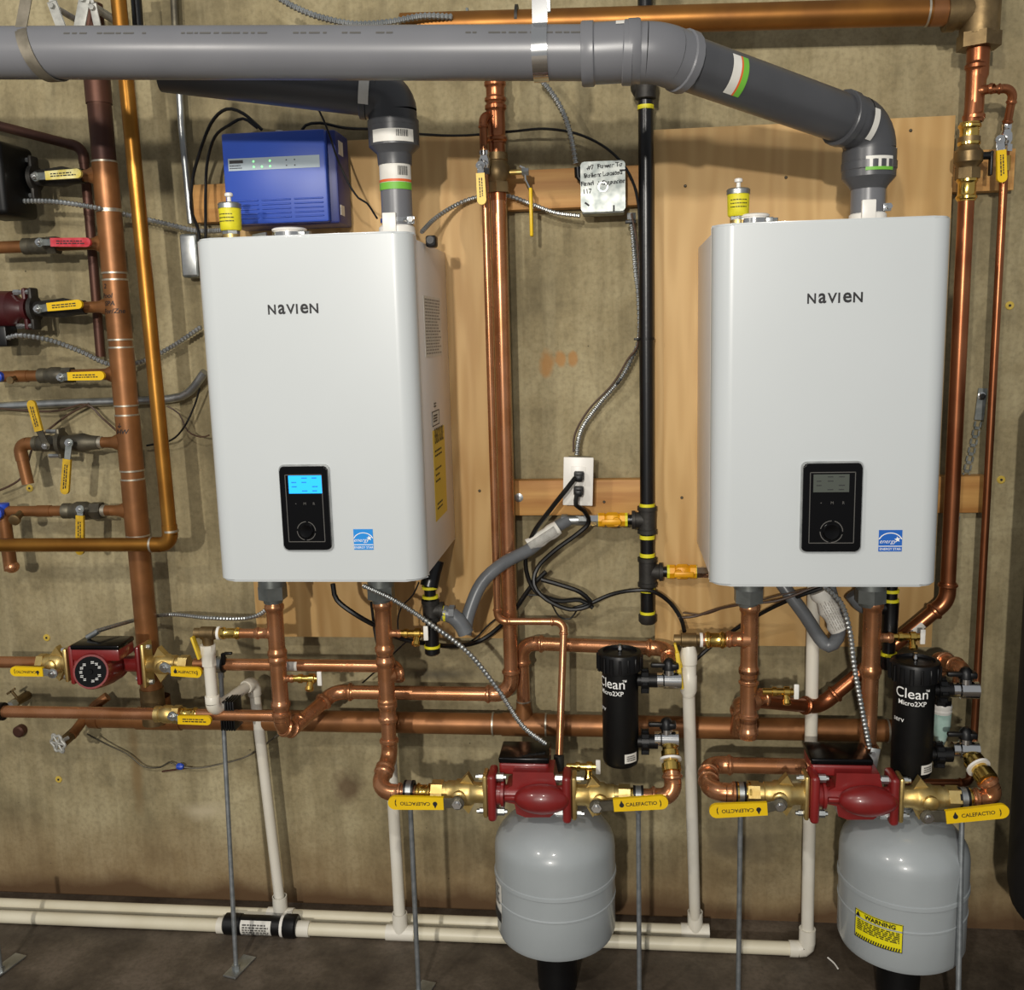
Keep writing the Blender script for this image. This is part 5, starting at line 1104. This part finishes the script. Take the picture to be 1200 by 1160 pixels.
t = Thing('copper_pipe', 'thin copper drop pipe nearest the dark tank', 'pipe', TH(870))
pipe(t, [V((xt*.7+xq*.3+.01, -.135, P(1143, 108, .122).z)), V((xth, -.14, P(1163, 104, .14).z)), TH(150), TH(160)], .0085, 'copper_red', 'press', R=.02)
pipe(t, [TH(150), TH(890), at(1136, 917, .14), at(1062, 917, .16)], .0085, 'copper_red', 'press', R=.02)
inline_valve('ball_valve', 'small chrome valve with a yellow handle on the thin drop pipe', TH(163), -Z, .0085, .055, 'chrome', dict(piv=P(1172, 164, dth+.03), g0=P(1173, 176, dth+.03), g1=P(1174, 214, dth+.03), wd=.020, gm='yellow', nm='chrome', txt='rows'), big=1.7)
t.part('coupling', lathe(B(), TH(184), -Z, [(0, .012), (.03, .012), (.031, .009)], 14), 'brass_shiny')
# second boiler's two pipes
d5 = .27; x5 = P(878, 760, d5).x; K = lambda py: V((x5, -d5, P(878, py, d5).z))
t = Thing('copper_pipe', 'upright copper pipe below the unlit boiler, nearest the second relief valve', 'pipe', K(870))
t.part('brass_adapter', lathe(B(), V((x5, -d5, .965)), -Z, [(-.02, .019), (.04, .019), (.041, .0175)], 20), 'brass')
pipe(t, [V((x5, -d5, .96)), K(868), V((x5-.004, -d5+.10, K(868).z+.055)), V((x5-.004, -.10, zm+.0))], r1, 'copper', 'press', R=.026)
tee(t, K(749), Z, -X, r1, .0145, 'copper', 'press', .085, .05); tee(t, K(822), Z, pl_-V((x5, -d5, pl_.z)), r1, .0165, 'copper', 'press', .085, .05); coupling(t, K(793), Z, r1, 'copper', 'press', .018)
drain('brass drain cock on the copper pipe below the unlit boiler, near the white upright', K(810)+V((.03, -.0, 0)))
zr2 = P(840, 750, d5).z
t = Thing('copper_pipe', 'copper nipple between the second relief valve and its upright pipe', 'pipe', at(850, 750, d5, zr2)); t.part('tube', cyl(B(), at(822, 750, d5, zr2), V((x5-.03, -d5, zr2)), .0145), 'copper'); coupling(t, at(838, 750, d5, zr2), X, .0145, 'brass_shiny', 'press', .022)
rv_ = relief('brass relief valve with a long yellow lever above the capped white drain', at(806, 750, d5, zr2), 1, 0)
a = P(796, 785, d5+.02); bm = B(); box(bm, a, (.010, .02, .085), .003, (V((.99, 0, .12)), Y, V((-.12, 0, .99)))); rv_.part('lever_grip', bm, 'label_yellow')
t = Thing('drain_pipe', 'white plastic relief drain below the second relief valve, dropping to the floor pipes', 'pipe', at(815, 1060, .12))
a = at(807, 766, d5); xd_ = P(817, 1000, .14).x
bm = B(); lathe(bm, a, -Z, [(-.02, .014), (0, .019), (.022, .019), (.024, .017), (.048, .017), (.05, .0185), (.085, .0185), (.098, .013)], 16); t.part('adapter', bm, 'pvc')
t.part('tube', cyl(B(), V((a.x, -d5, a.z-.08)), V((xd_, PF(500, 1079, .018).y, .04)), .0138), 'pvc')
# second upright and the pump loop
x6 = P(1020, 790, .22).x; L6 = lambda py: V((x6, -.22, P(1020, py, .22).z))
t = Thing('copper_pipe', 'upright copper pipe below the unlit boiler, looping to the second pump through a hairpin bend', 'pipe', L6(880))
t.part('brass_adapter', lathe(B(), V((x6, -.22, .965)), -Z, [(-.02, .0195), (.055, .0195), (.056, .0185)], 20), 'brass_shiny')
dU = .22; zU = P(880, 897, dU).z; hb = at(830, 897, dU, zU); hb2 = at(831, 930, .36, zp2)
pipe(t, [V((x6, -.22, .96)), V((x6, -.22, zU)), hb, hb2, V((F2[0].x-.115, -.36, zp2))], .0182, 'copper', 'press', R=.034)
tee(t, L6(747), Z, X, .0182, .0095, 'copper', 'press', .09, .045); coupling(t, V((F2[0].x-.135, -.36, zp2)), X, .0182, 'brass_shiny', 'press', .018)
drain('brass drain cock below the unlit boiler, in front of the slanting copper run', L6(746)+X*.035)
bm = B(); q = P(1022, 898, .30); box(bm, q, (.02, .004, .085), .001, (V((.98, 0, -.15)), Y, V((.15, 0, .98)))); hexa(bm, q-Y*.002+Z*.03, q-Y*.008+Z*.03, .006); solo('cable_clamp', 'grey metal cable clamp hooked on the second pump box', 'bracket', bm, 'zinc')
# second separator's valves, elbows, gauge
v3, c3 = sep_valve('chrome valve with a black butterfly handle beside the top of the second separator', 1131, 808, .30, 0, 0)
v4, c4 = sep_valve('chrome valve with a black butterfly handle beside the foot of the second separator', 1131, 878, .30, 0, 1)
t = Thing('copper_pipe', 'stubby copper elbow arching from behind to the top of the second separator', 'pipe', at(1105, 775, .2))
pipe(t, [at(1096, 806, .12), at(1100, 772, .16), at(1128, 785, .27), c3+V((0, .02, 0))], .0172, 'copper', 'press', R=.03)
t = Thing('copper_pipe', 'copper elbow and brass union slanting from the second separator to its pump valve', 'pipe', at(1160, 925, .36))
a = c4+V((.006, -.004, -.008)); b = at(1156, 912, .36); dn = (b-a).normalized()
t.part('brass_union', lathe(B(), a, dn, [(0, .015), (.016, .018), (.018, .022), (.03, .022), (.031, .017), (.05, .0175), (.051, .022), (.07, .022), (.072, .018)], 20), 'brass_shiny')
t.part('white_ring', lathe(B(), a+dn*.034, dn, [(0, .0165), (0, .0255), (.005, .0255), (.005, .0165)], 24, False), 'white_plastic')
e = at(1168, 934, .36); e.z = zp2; pipe(t, [a+dn*.06, e, V((F2[1].x+.118, -.36, zp2))], r1, 'copper', 'press', R=.034); coupling(t, V((F2[1].x+.135, -.36, zp2)), X, r1, 'brass_shiny', 'press', .018)
t = Thing('sight_glass', 'cloudy ribbed plastic fitting half hidden behind the second separator', 'fitting', at(1104, 862, .22))
q = at(1104, 824, .20); t.part('collar', lathe(B(), q, -Z, [(0, .02), (.006, .022), (.012, .02), (.016, .022), (.022, .02)], 18), 'white_plastic'); t.part('bowl', lathe(B(), q-Z*.022, -Z, [(0, .021), (.03, .02), (.065, .012), (.075, .009)], 18), 'clear'); t.part('top_nut', lathe(B(), q+Z*.012, -Z, [(0, .021), (.013, .021)], 8), 'black')
# perforated strap with bolt
a, b, c = P(1152, 455, .012), P(1147, 492, .012), P(1117, 622, .012)
t = Thing('hanger_strap', 'perforated galvanised strap bolted to the concrete between two copper drops', 'bracket', b)
bm = B(); u = (b-a).normalized(); box(bm, (a+b)/2, (.02, .002, (b-a).length), 0, (u.cross(Y).normalized(), Y, u)); t.part('strap_end', bm, 'galv')
u = (c-b).normalized(); sd = u.cross(Y).normalized(); n = 13; L = (c-b).length; bm = B()
for k in range(n):
    o = b+u*(L*(k+.5)/n); 
    for s in (-1, 1): box(bm, o+sd*s*.0065, (.004, .002, L/n*.62), 0, (sd, Y, u))
    box(bm, o+u*L/n*.42, (.011, .002, L/n*.34), 0, (sd, Y, u))
t.part('perforated_strap', bm, 'galv')
bm = B(); q = P(1150, 464, .012); lathe(bm, q, -Y, [(-.01, .004), (.0, .009), (.003, .009), (.004, .0065), (.010, .0065)], 12); t.part('strap_bolt', bm, 'chrome')
# dark vessel at the edge
rt_ = .24; q = P(1202, 900, .30); c = V((q.x+rt_*.97, -.30, 0)); z0_, z1_ = P(1190, 1092, .30).z-.01, P(1199, 470, .30).z
t = Thing('dark_tank', 'charcoal vessel cut off by the picture edge', 'tank', c)
t.part('shell', lathe(B(), c+Z*z0_, Z, [(0, rt_*.55), (.015, rt_*.8), (.06, rt_*.97), (.10, rt_), (z1_-z0_-.02, rt_), (z1_-z0_, rt_*.95)], 48), 'dark_tank')
t.part('foot', lathe(B(), c, Z, [(0, rt_*.5), (z0_+.01, rt_*.5)], 32), 'black')

# ================================================================== expansion tanks
def tank(label, pxl, pxr, pyt, pyb, d, stain, lab):
    a, b = P(pxl, 1060, d), P(pxr, 1060, d); r = (b.x-a.x)/2*.985; xc = (a.x+b.x)/2; 
    zb = max(P((pxl+pxr)/2, pyb, d+r).z, .03); H = P((pxl+pxr)/2, pyt, d).z-zb
    t = Thing('expansion_tank', label, 'tank', V((xc, -d, 0)), 'grey expansion tanks'); o = V((xc, -d, zb))
    pr = [(0, r*.5), (.004, r*.86), (.012, r*.96), (.026, r), (H*.335, r), (H*.34, r*1.012), (H*.35, r*1.012), (H*.355, r), (H*.50, r), (H*.505, r*1.026), (H*.53, r*1.022), (H*.535, r*1.008), (H*.71, r*1.005), (H*.75, r*.994), (H*.785, r*.97), (H*.82, r*.925), (H*.865, r*.84), (H*.91, r*.72), (H*.95, r*.54), (H*.985, r*.28), (H, r*.1)]
    t.part('shell', lathe(B(), o, Z, pr, 56), 'tank'); t.part('black_foot', lathe(B(), V((xc, -d, 0)), Z, [(0, r*.33), (zb*.5, r*.35), (zb+.004, r*.37)], 28), 'black')
    t.part('top_fitting', lathe(B(), o+Z*(H-.004), Z, [(0, .016), (.012, .016), (.013, .012), (.03, .012)], 14), 'zinc')
    def cpt(th, z, off=.003): return o+V((math.sin(th)*(r+off), -math.cos(th)*(r+off), z))
    for kind, t0, t1, za, zb2 in lab:
        t0, t1 = math.radians(t0), math.radians(t1); n = 10; bm = B(); off = .0025 if kind != 'warn' else .0012
        for j in range(n):
            q0, q1 = t0+(t1-t0)*j/n, t0+(t1-t0)*(j+1)/n; bm.faces.new([bm.verts.new(cpt(th, z*H, .0012)) for th, z in ((q0, za), (q1, za), (q1, zb2), (q0, zb2))])
        l = t.part('warning_label' if kind == 'warn' else 'data_label', bm, 'warn_yellow' if kind == 'warn' else 'label', label='yellow warning label' if kind == 'warn' else 'white data label'); tm = (t0+t1)/2; wl, hl = (t1-t0)*r, (zb2-za)*H; zc = (za+zb2)/2*H
        f = lambda x, y: cpt(tm+x/r, zc+y, .0033); bm = B()
        if kind == 'warn':
            text(bm, 'WARNING', hl*.21, lambda x, y: f(x+wl*.05, y+hl*.36), .03); bm.faces.new([bm.verts.new(f(-wl*.42+x*hl, hl*.36+y*hl)) for x, y in ((-.09, -.08), (.09, -.08), (0, .1))])
            rows(bm, lambda x, y: f(x, y+hl*.0), wl*.88, hl*.4, 6, .97, .5)
            k = -.48
            while k < .46:
                bm.faces.new([bm.verts.new(f(wl*x, hl*y)) for x, y in ((k, -.48), (k+.025, -.48), (k+.045, -.36), (k+.02, -.36))]); k += .05
            for q in ((-.5, -.5, 1, .02), (-.5, .48, 1, .02), (-.5, -.5, .012, 1), (.488, -.5, .012, 1)):
                x, y, w_, h_ = q; m_ = 8 if w_ > .5 else 1
                for j in range(m_): bm.faces.new([bm.verts.new(f(wl*(x+w_*(j+p)/m_), hl*(y+h_*s))) for p, s in ((0, 0), (1, 0), (1, 1), (0, 1))])
        else:
            rows(bm, lambda x, y: f(x, y+hl*.2), wl*.8, hl*.5, 6, .9, .5)
            n = 6
            for j in range(n): bm.faces.new([bm.verts.new(f(wl*(-.5+(j+p)/n), hl*s)) for p, s in ((0, -.5), (1, -.5), (1, -.24), (0, -.24))])
        t.part('label_print', bm, 'ink', l)
    return t, o, r, H
tank('grey expansion tank standing on the floor pipes side of the first front pump', 582, 722, 944, 1135, .29, 0, [('data', -82, -58, .2, .49)])
tank('grey expansion tank with a yellow warning label', 982, 1131, 949, 1150, .29, 0, [('warn', -58, -14, .20, .40)])
bm = B(); a = PF(592, 1098); b = PF(598, 1110); quad_ = box(bm, V((a.x, a.y, .004)), (.05, .02, .004), .001, (V((.75, -.65, 0)), V((.65, .75, 0)), Z)); solo('wood_shim', 'thin yellowish sliver on the floor against the first grey tank', 'debris', bm, 'label_yellow')

# ================================================================== floor pipes
zr_ = .018; rF = .0165
yr = PF(500, 1079, zr_).y; yf_ = PF(500, 1094, zr_).y
t = Thing('drain_pipe', 'white plastic floor pipe nearest the wall', 'pipe', V((-.8, yr, 0)))
A = PF(-60, 1078, zr_); C = V((xd_, yr, zr_)); A.y = yr; t.part('tube', cyl(B(), A, C, rF), 'pvc_old')
xl_ = P(324, 1060, .112).x
for x in (xl_, xd_): 
    bm = B(); lathe(bm, V((x-.035, yr, zr_)), X, [(0, rF), (0, rF*1.2), (.07, rF*1.2), (.07, rF)], 18, False); lathe(bm, V((x, yr, zr_)), Z, [(0, rF*1.15), (.055, rF*1.15), (.055, rF)], 18, False); t.part('tee', bm, 'pvc')
t = Thing('drain_pipe', 'white plastic floor pipe in front, ending at an elbow under the unlit boiler', 'pipe', V((-.5, yf_, 0)))
A = PF(-60, 1092, zr_); A.y = yf_; n0, n1 = PF(258, 1093, zr_).x, PF(345, 1093, zr_).x; xe = P(945, 1096, -yf_).x; x7 = P(469, 1085, -yf_).x
t.part('tube', cyl(B(), A, V((n0, yf_, zr_)), rF), 'pvc_old'); t.part('tube', cyl(B(), V((n1, yf_, zr_)), V((xe, yf_, zr_)), rF), 'pvc_old')
bm = B(); lathe(bm, V((x7-.036, yf_, zr_)), X, [(0, rF), (0, rF*1.2), (.072, rF*1.2), (.072, rF)], 18, False); lathe(bm, V((x7, yf_, zr_)), Z, [(0, rF*1.15), (.055, rF*1.15), (.055, rF)], 18, False); t.part('tee', bm, 'pvc')
bm = B(); sweep(bm, [V((xe-.02, yf_, zr_)), V((xe-.006, yf_, zr_+.002)), V((xe, yf_, zr_+.008)), V((xe+.002, yf_, zr_+.022))], rF*1.2, 16); lathe(bm, V((xe-.02, yf_, zr_)), -X, [(0, rF*1.2), (.02, rF*1.2)], 16); lathe(bm, V((xe+.002, yf_, zr_+.02)), Z, [(0, rF*1.2), (.035, rF*1.2)], 16); t.part('elbow', bm, 'pvc')
for x in (n0-.018, n1): t.part('coupling', lathe(B(), V((x, yf_, zr_)), X, [(0, rF*1.22), (.035, rF*1.22)], 18), 'pvc')
t = Thing('condensate_neutraliser', 'dark grey cartridge with a printed sleeve on the front floor pipe', 'filter', V(((n0+n1)/2, yf_, 0)))
L = n1-n0; o = V((n0, yf_, zr_+.006)); t.part('body', lathe(B(), o, X, [(0, .022), (.004, .0265), (.045, .0265), (.046, .024), (L*.9, .024)], 24), 'rod' if False else 'black')
t.part('end_cap', lathe(B(), o+X*(L*.84), X, [(0, .0285), (.003, .030), (.03, .030), (.034, .026)], 16), 'black'); t.part('seal_ring', lathe(B(), o+X*(L*.80), X, [(0, .0275), (.008, .0275)], 20), 'white_plastic')
lb = band(t, o+X*L*.26, X, .0242, L*.42, -55, 60, 'label', 'printed_sleeve', nref=-Y); bm = B(); rows(bm, lambda x, y: o+X*(L*.47+x)+(-Y*math.cos(y/.024)+Z*math.sin(y/.024))*.0258, L*.36, .03, 5, .95, .6); t.part('sleeve_print', bm, 'grey_ink', lb)
# uprights for condensate
for (xa, ya, xb, lab, d0_) in ((437, 700, 469, 'white plastic upright from the lit boiler to the front floor pipe', .2), (945, 700, 944, 'white plastic upright from the unlit boiler to the front floor elbow', .14)):
    top = P(xa, ya, -yf_); xf = x7 if xa < 600 else xe+.002
    t = Thing('drain_pipe', lab, 'pipe', V((xf, yf_, 0))); t.part('tube', cyl(B(), V(((top.x+xf*3)/4, yf_+.0, 1.0)), V((xf, yf_, .05)), .0148), 'pvc'); t.part('coupling', lathe(B(), V(((top.x+xf*3)/4, yf_, .95)), Z, [(0, .018), (.06, .018)], 18), 'pvc')

# ================================================================== floor rods with clamps
def rod(label, px, py, d, foot, base, zr=None, clamp=None, black=True, pr=.0175):
    q = P(px, py, d); z0 = zr if zr is not None else q.z
    f = foot if foot else V((q.x, -d, 0)); t = Thing('pipe_support', label, 'support', V((f.x, f.y, 0)), 'floor rods under the pipes')
    t.part('rod', cyl(B(), V((q.x, -d, z0-pr*.9)), V((f.x, f.y, .004)), .0055, 10), 'rod')
    bm = B(); c = V((q.x, -d, z0)); lathe(bm, c-X*.011, X, [(0, pr), (0, pr*1.35), (.005, pr*1.35), (.005, pr)], 20, False); lathe(bm, c+X*.006, X, [(0, pr), (0, pr*1.35), (.005, pr*1.35), (.005, pr)], 20, False); t.part('cushion', bm, 'black')
    bm = B(); lathe(bm, c-X*.0065, X, [(0, pr), (0, pr*1.3), (.013, pr*1.3), (.013, pr)], 24, False); hexa(bm, c-Z*(pr*1.25), c-Z*(pr*1.25+.016), .0075); t.part('clamp', bm, 'zinc')
    bm = B(); b = V((f.x, f.y, 0)); box(bm, b+V((.004, .012, .004)), (.036, .085, .005), .001, (V((.97, -.24, 0)), V((.24, .97, 0)), Z)); t.part('base_plate', bm, 'zinc')
    bm = B(); hexa(bm, b+Z*.006, b+Z*.018, .010); t.part('base_nut', bm, 'zinc')
    return t
def foot_at(px, py): return PF(px, py, 0)
rod('thin steel rod with a visible base plate, standing by the printed cartridge', 258, 777, dq, PF(277, 1138), 1, zq, pr=.0145)
rod('thin steel rod under the copper just before the first front pump', 480, 928, dp_, None, 1, zp1)
rod('thin steel rod beside the first grey tank, under the union below the separator', 748, 930, dp_, None, 1, zp1)
rod('thin steel rod beneath the copper hairpin bend', 868, 930, .36, None, 1, zp2)
rod('thin steel rod in front of the warning labelled tank', 1128, 935, .36, V((P(1124, 1150, .46).x, -.47, 0)), 1, zp2)
t = Thing('pipe_support', 'short steel rod and base plate at the picture edge by the floor pipes', 'support', PF(1, 1140)); f = PF(1, 1140)
t.part('rod', cyl(B(), f+Z*.18, f, .006, 10), 'rod'); bm = B(); box(bm, f+V((0, .02, .004)), (.036, .095, .005), .001, (V((.97, -.24, 0)), V((.24, .97, 0)), Z)); t.part('base_plate', bm, 'zinc'); bm = B(); hexa(bm, f+Z*.006, f+Z*.018, .01); t.part('base_nut', bm, 'zinc')
bm = B(); a, b = PF(970, 1122, .004), PF(982, 1135, .004); sweep(bm, spline([a, (a+b)/2+X*.003, b], .01), .002, 6); solo('wire_offcut', 'short white wire offcut lying on the dark floor', 'debris', bm, 'white_plastic')

# ================================================================== cables
def cable(name, label, pts, r, m='cable', cat='cable', group=None, n=8):
    bm = B(); sweep(bm, spline([P(*q) for q in pts], .012), r, n); return solo(name, label, cat, bm, m, group)
def armoured(label, pts, r=.0065, m='zinc'):
    s = spline([P(*q) for q in pts], .0023); bm = B(); sweep(bm, s, r, 8, True, lambda i: r*(1.0 if (i//2) % 2 else .74)); return solo('armoured_cable', label, 'cable', bm, m, None, 25)
armoured('armoured cable from the dark grey box past the header to the lit boiler', [(10, 236, .14), (60, 236, .15), (110, 243, .15), (150, 252, .07), (185, 260, .06), (230, 270, .06), (262, 270, .12)])
armoured('armoured cable drooping from the dark red pump to the header', [(8, 396, .17), (25, 393, .16), (60, 399, .12), (95, 412, .09), (130, 427, .07), (165, 424, .04), (200, 407, .04), (236, 383, .05)])
armoured('armoured cable from the small pump up to the lit boiler', [(112, 740, .26), (135, 733, .18), (165, 725, .07), (200, 720, .1), (245, 724, .18), (290, 724, .22), (312, 714, .25), (318, 695, .24)], .0055)
armoured('armoured cable sweeping down from the lit boiler to the first front pump', [(425, 686, .30), (465, 705, .30), (510, 735, .29), (550, 766, .27), (585, 810, .26), (612, 850, .28), (640, 872, .30)], .0062)
armoured('armoured cable hanging from the unlit boiler to the second front pump', [(965, 686, .33), (985, 706, .33), (996, 740, .33), (1001, 780, .33), (1010, 830, .33), (1019, 876, .33)], .0062)
armoured('armoured cable dropping from the flue pipe to the junction box', [(632, 92, .06), (646, 108, .06), (660, 132, .065), (669, 160, .08), (675, 192, .085)], .0068)
armoured('armoured cable drooping from the lit boiler to the junction box', [(494, 272, .22), (510, 256, .15), (535, 240, .09), (560, 231, .075), (592, 229, .06), (620, 238, .07), (650, 249, .075), (680, 253, .075)], .0055)
armoured('armoured cable strapped down beside the gas pipe to the outlet', [(739, 252, .07), (742, 280, .07), (745, 320, .075), (748, 345, .075), (749, 395, .07), (740, 420, .06), (727, 444, .055), (705, 470, .05), (685, 497, .05), (678, 515, .055), (676, 533, .06)], .0062)
armoured('armoured cable dipping along the top above the grey flue pipe', [(318, -8, .17), (345, 8, .17), (375, 20, .17), (415, 28, .17), (455, 26, .17), (495, 19, .17), (530, 20, .15)], .0075)
cable('data_cable', 'thin dark wire following the armoured cable down beside the gas pipe', [(740, 250, .08), (748, 300, .082), (749, 395, .08), (735, 422, .07), (718, 450, .062), (690, 480, .055), (674, 508, .055), (672, 530, .06)], .0025, 'wire_brown')
cable('data_cable', 'dark wire running from behind the flue across to the junction box', [(488, 157, .06), (540, 159, .055), (600, 154, .06), (640, 151, .07), (680, 158, .08), (715, 177, .09), (738, 205, .095), (748, 240, .09), (750, 290, .085)], .003)
cable('data_cable', 'dark cord arching from the blue box to the flue elbow', [(352, 157, .14), (358, 147, .14), (375, 144, .12), (405, 150, .10), (435, 151, .1), (448, 150, .12)], .0033)
cable('electric_cable', 'black cord arching from the blue box and falling behind the boiler corner, outermost loop', [(307, 152, .15), (285, 133, .15), (265, 128, .14), (247, 145, .12), (232, 185, .1), (225, 215, .1), (224, 245, .1), (232, 268, .12), (234, 285, .12)], .0038)
cable('electric_cable', 'black cord arching from the blue box and falling behind the boiler corner, inner loop', [(302, 150, .15), (285, 139, .15), (268, 147, .14), (252, 160, .12), (243, 190, .1), (241, 225, .1), (241, 262, .12), (241, 285, .12)], .0035)
cable('data_cable', 'thin black wire zigzagging past the blue box edge to the flue collar', [(368, 118, .2), (378, 138, .2), (386, 158, .2), (395, 185, .2), (408, 214, .2), (420, 232, .2), (430, 238, .2), (442, 256, .22)], .0022)
cable('electric_cable', 'black power cord from the upper socket of the white outlet, sagging toward the lit boiler', [(674, 560, .135), (664, 573, .15), (645, 597, .14), (625, 625, .13), (616, 655, .12), (620, 680, .11), (632, 696, .11), (655, 704, .11), (680, 703, .11), (695, 712, .11)], .0056)
cable('electric_cable', 'black power cord from the lower socket of the white outlet, coiled by the gas pipe', [(676, 580, .135), (675, 592, .14), (684, 598, .12), (690, 612, .1), (676, 626, .1), (650, 645, .1), (630, 665, .1), (626, 685, .11), (640, 702, .115), (668, 714, .115), (692, 708, .115), (680, 694, .12), (655, 685, .12), (634, 679, .12)], .0056)
cable('electric_cable', 'black cords running from the coil down past the wide copper drop to the lit boiler', [(640, 670, .1), (622, 688, .1), (605, 712, .1), (585, 735, .09), (560, 752, .1), (530, 757, .15), (500, 754, .2), (470, 748, .22), (450, 738, .25), (420, 722, .28), (395, 703, .28), (390, 684, .28)], .0058)
cable('data_cable', 'thin wire looping from the cord coil to the copper zigzag', [(616, 697, .1), (640, 700, .1), (655, 722, .1), (668, 725, .1), (676, 715, .1)], .002)
cable('data_cable', 'thin pair of wires slanting behind the wide copper drop', [(600, 712, .09), (575, 730, .09), (557, 748, .1), (540, 757, .1)], .0022)
cable('electric_cable', 'black cord rising from the coil over the gas pipe toward the unlit boiler', [(672, 713, .11), (690, 708, .11), (715, 697, .11), (740, 692, .125), (765, 693, .125), (785, 706, .11), (798, 725, .12), (802, 740, .15)], .005)
cable('data_cable', 'thin dark wires bundled with ties, running under the unlit boiler', [(795, 724, .12), (815, 722, .12), (840, 714, .14), (870, 708, .18), (910, 704, .2), (945, 692, .2), (965, 685, .2)], .0032, 'wire_brown')
cable('data_cable', 'thin brown wire sagging under the unlit boiler', [(800, 718, .12), (825, 720, .12), (850, 712, .15), (880, 706, .18), (920, 696, .2), (950, 690, .2)], .0018, 'wire_brown')
cable('electric_cable', 'black cord slanting behind the second relief nipple up to the unlit boiler', [(812, 776, .1), (835, 756, .1), (870, 732, .12), (905, 712, .16), (940, 697, .2), (975, 685, .22)], .0048)
cable('data_cable', 'thin black wire dropping beside the second pipe of the lit boiler', [(435, 705, .22), (437, 722, .22), (440, 745, .23), (447, 770, .24)], .0035)
cable('data_cable', 'thin black wire curling below the lit boiler by the gas elbow', [(491, 682, .28), (484, 697, .28), (470, 712, .27), (466, 728, .27), (467, 740, .27)], .0018)
cable('data_cable', 'thin black wire crossing behind the first upright toward the copper run', [(478, 750, .2), (462, 765, .19), (445, 782, .15), (425, 800, .1)], .002)
cable('data_cable', 'brown wire drooping along the steel conduit beside the header', [(-10, 478, .035), (60, 482, .035), (100, 474, .035), (120, 490, .035), (140, 508, .05)], .0028, 'wire_brown')
cable('data_cable', 'brown wire slanting from the conduit down to the picture edge', [(104, 473, .036), (80, 486, .036), (55, 505, .036), (40, 520, .04), (32, 545, .05), (25, 560, .06), (10, 570, .06), (-10, 578, .06)], .0028, 'wire_brown')
cable('data_cable', 'thin wire curling between the golden pipe and the lit boiler', [(172, 522, .04), (200, 516, .05), (216, 500, .05), (228, 475, .05), (234, 455, .06)], .0025, 'cable')
cable('data_cable', 'thin dark wire hooking behind the lit boiler below the conduit', [(196, 476, .05), (210, 485, .05), (220, 505, .05), (235, 512, .06), (245, 510, .07)], .002, 'wire_brown')
cable('sensor_wire', 'thin blue sensor wire drooping from the drain stub to the blue nut', [(102, 860, .05), (125, 872, .03), (150, 884, .02), (168, 898, .02), (188, 899, .02), (198, 893, .02), (207, 897, .02)], .0022, 'iron_grey')
cable('sensor_wire', 'pale sensor wire rising from the blue nut behind the white drain', [(216, 899, .02), (232, 900, .02), (255, 896, .02), (285, 888, .02), (305, 876, .02), (330, 858, .03)], .0022, 'galv_dull')
bm = B(); q = P(211, 898, .02); lathe(bm, q-X*.008, X, [(0, .007), (.012, .008), (.018, .005)], 8); box(bm, q, (.012, .006, .018), .002); solo('wire_nut', 'blue wire connector hanging on the concrete', 'connector', bm, 'blue_paint')
bm = B(); a, b = P(190, 904, .006), P(225, 899, .006); sweep(bm, [a, b], .0025, 8); solo('steel_pin', 'rusty pin on the concrete behind the blue wire connector', 'pin', bm, 'copper_dark')
bm = B(); q = g(397); lathe(bm, q-Z*.003, Z, [(0, rg_*1.02), (0, rg_*1.12), (.006, rg_*1.12), (.006, rg_*1.02)], 20, False); box(bm, q+V((-.022, -.006, 0)), (.014, .006, .005), .001); solo('cable_tie', 'black cable tie round the gas pipe', 'tie', bm, 'black')
bm = B(); q = P(725, 447, .06); box(bm, q, (.016, .016, .006), .001, (V((.6, 0, .8)), Y, V((-.8, 0, .6)))); solo('cable_tie', 'black cable tie on the slanting armoured cable above the outlet', 'tie', bm, 'black')
bm = B(); q = P(739, 260, .075); box(bm, q, (.024, .014, .007), .001); solo('cable_tie', 'black strap clip under the junction box', 'tie', bm, 'black')
bm = B(); q = P(262, 772, dq+.01); box(bm, q, (.010, .012, .03), .003); box(bm, q+V((.012, 0, .014)), (.02, .01, .006), .002); solo('pipe_clip', 'black wing clip on the copper line over the thin rod', 'bracket', bm, 'black')
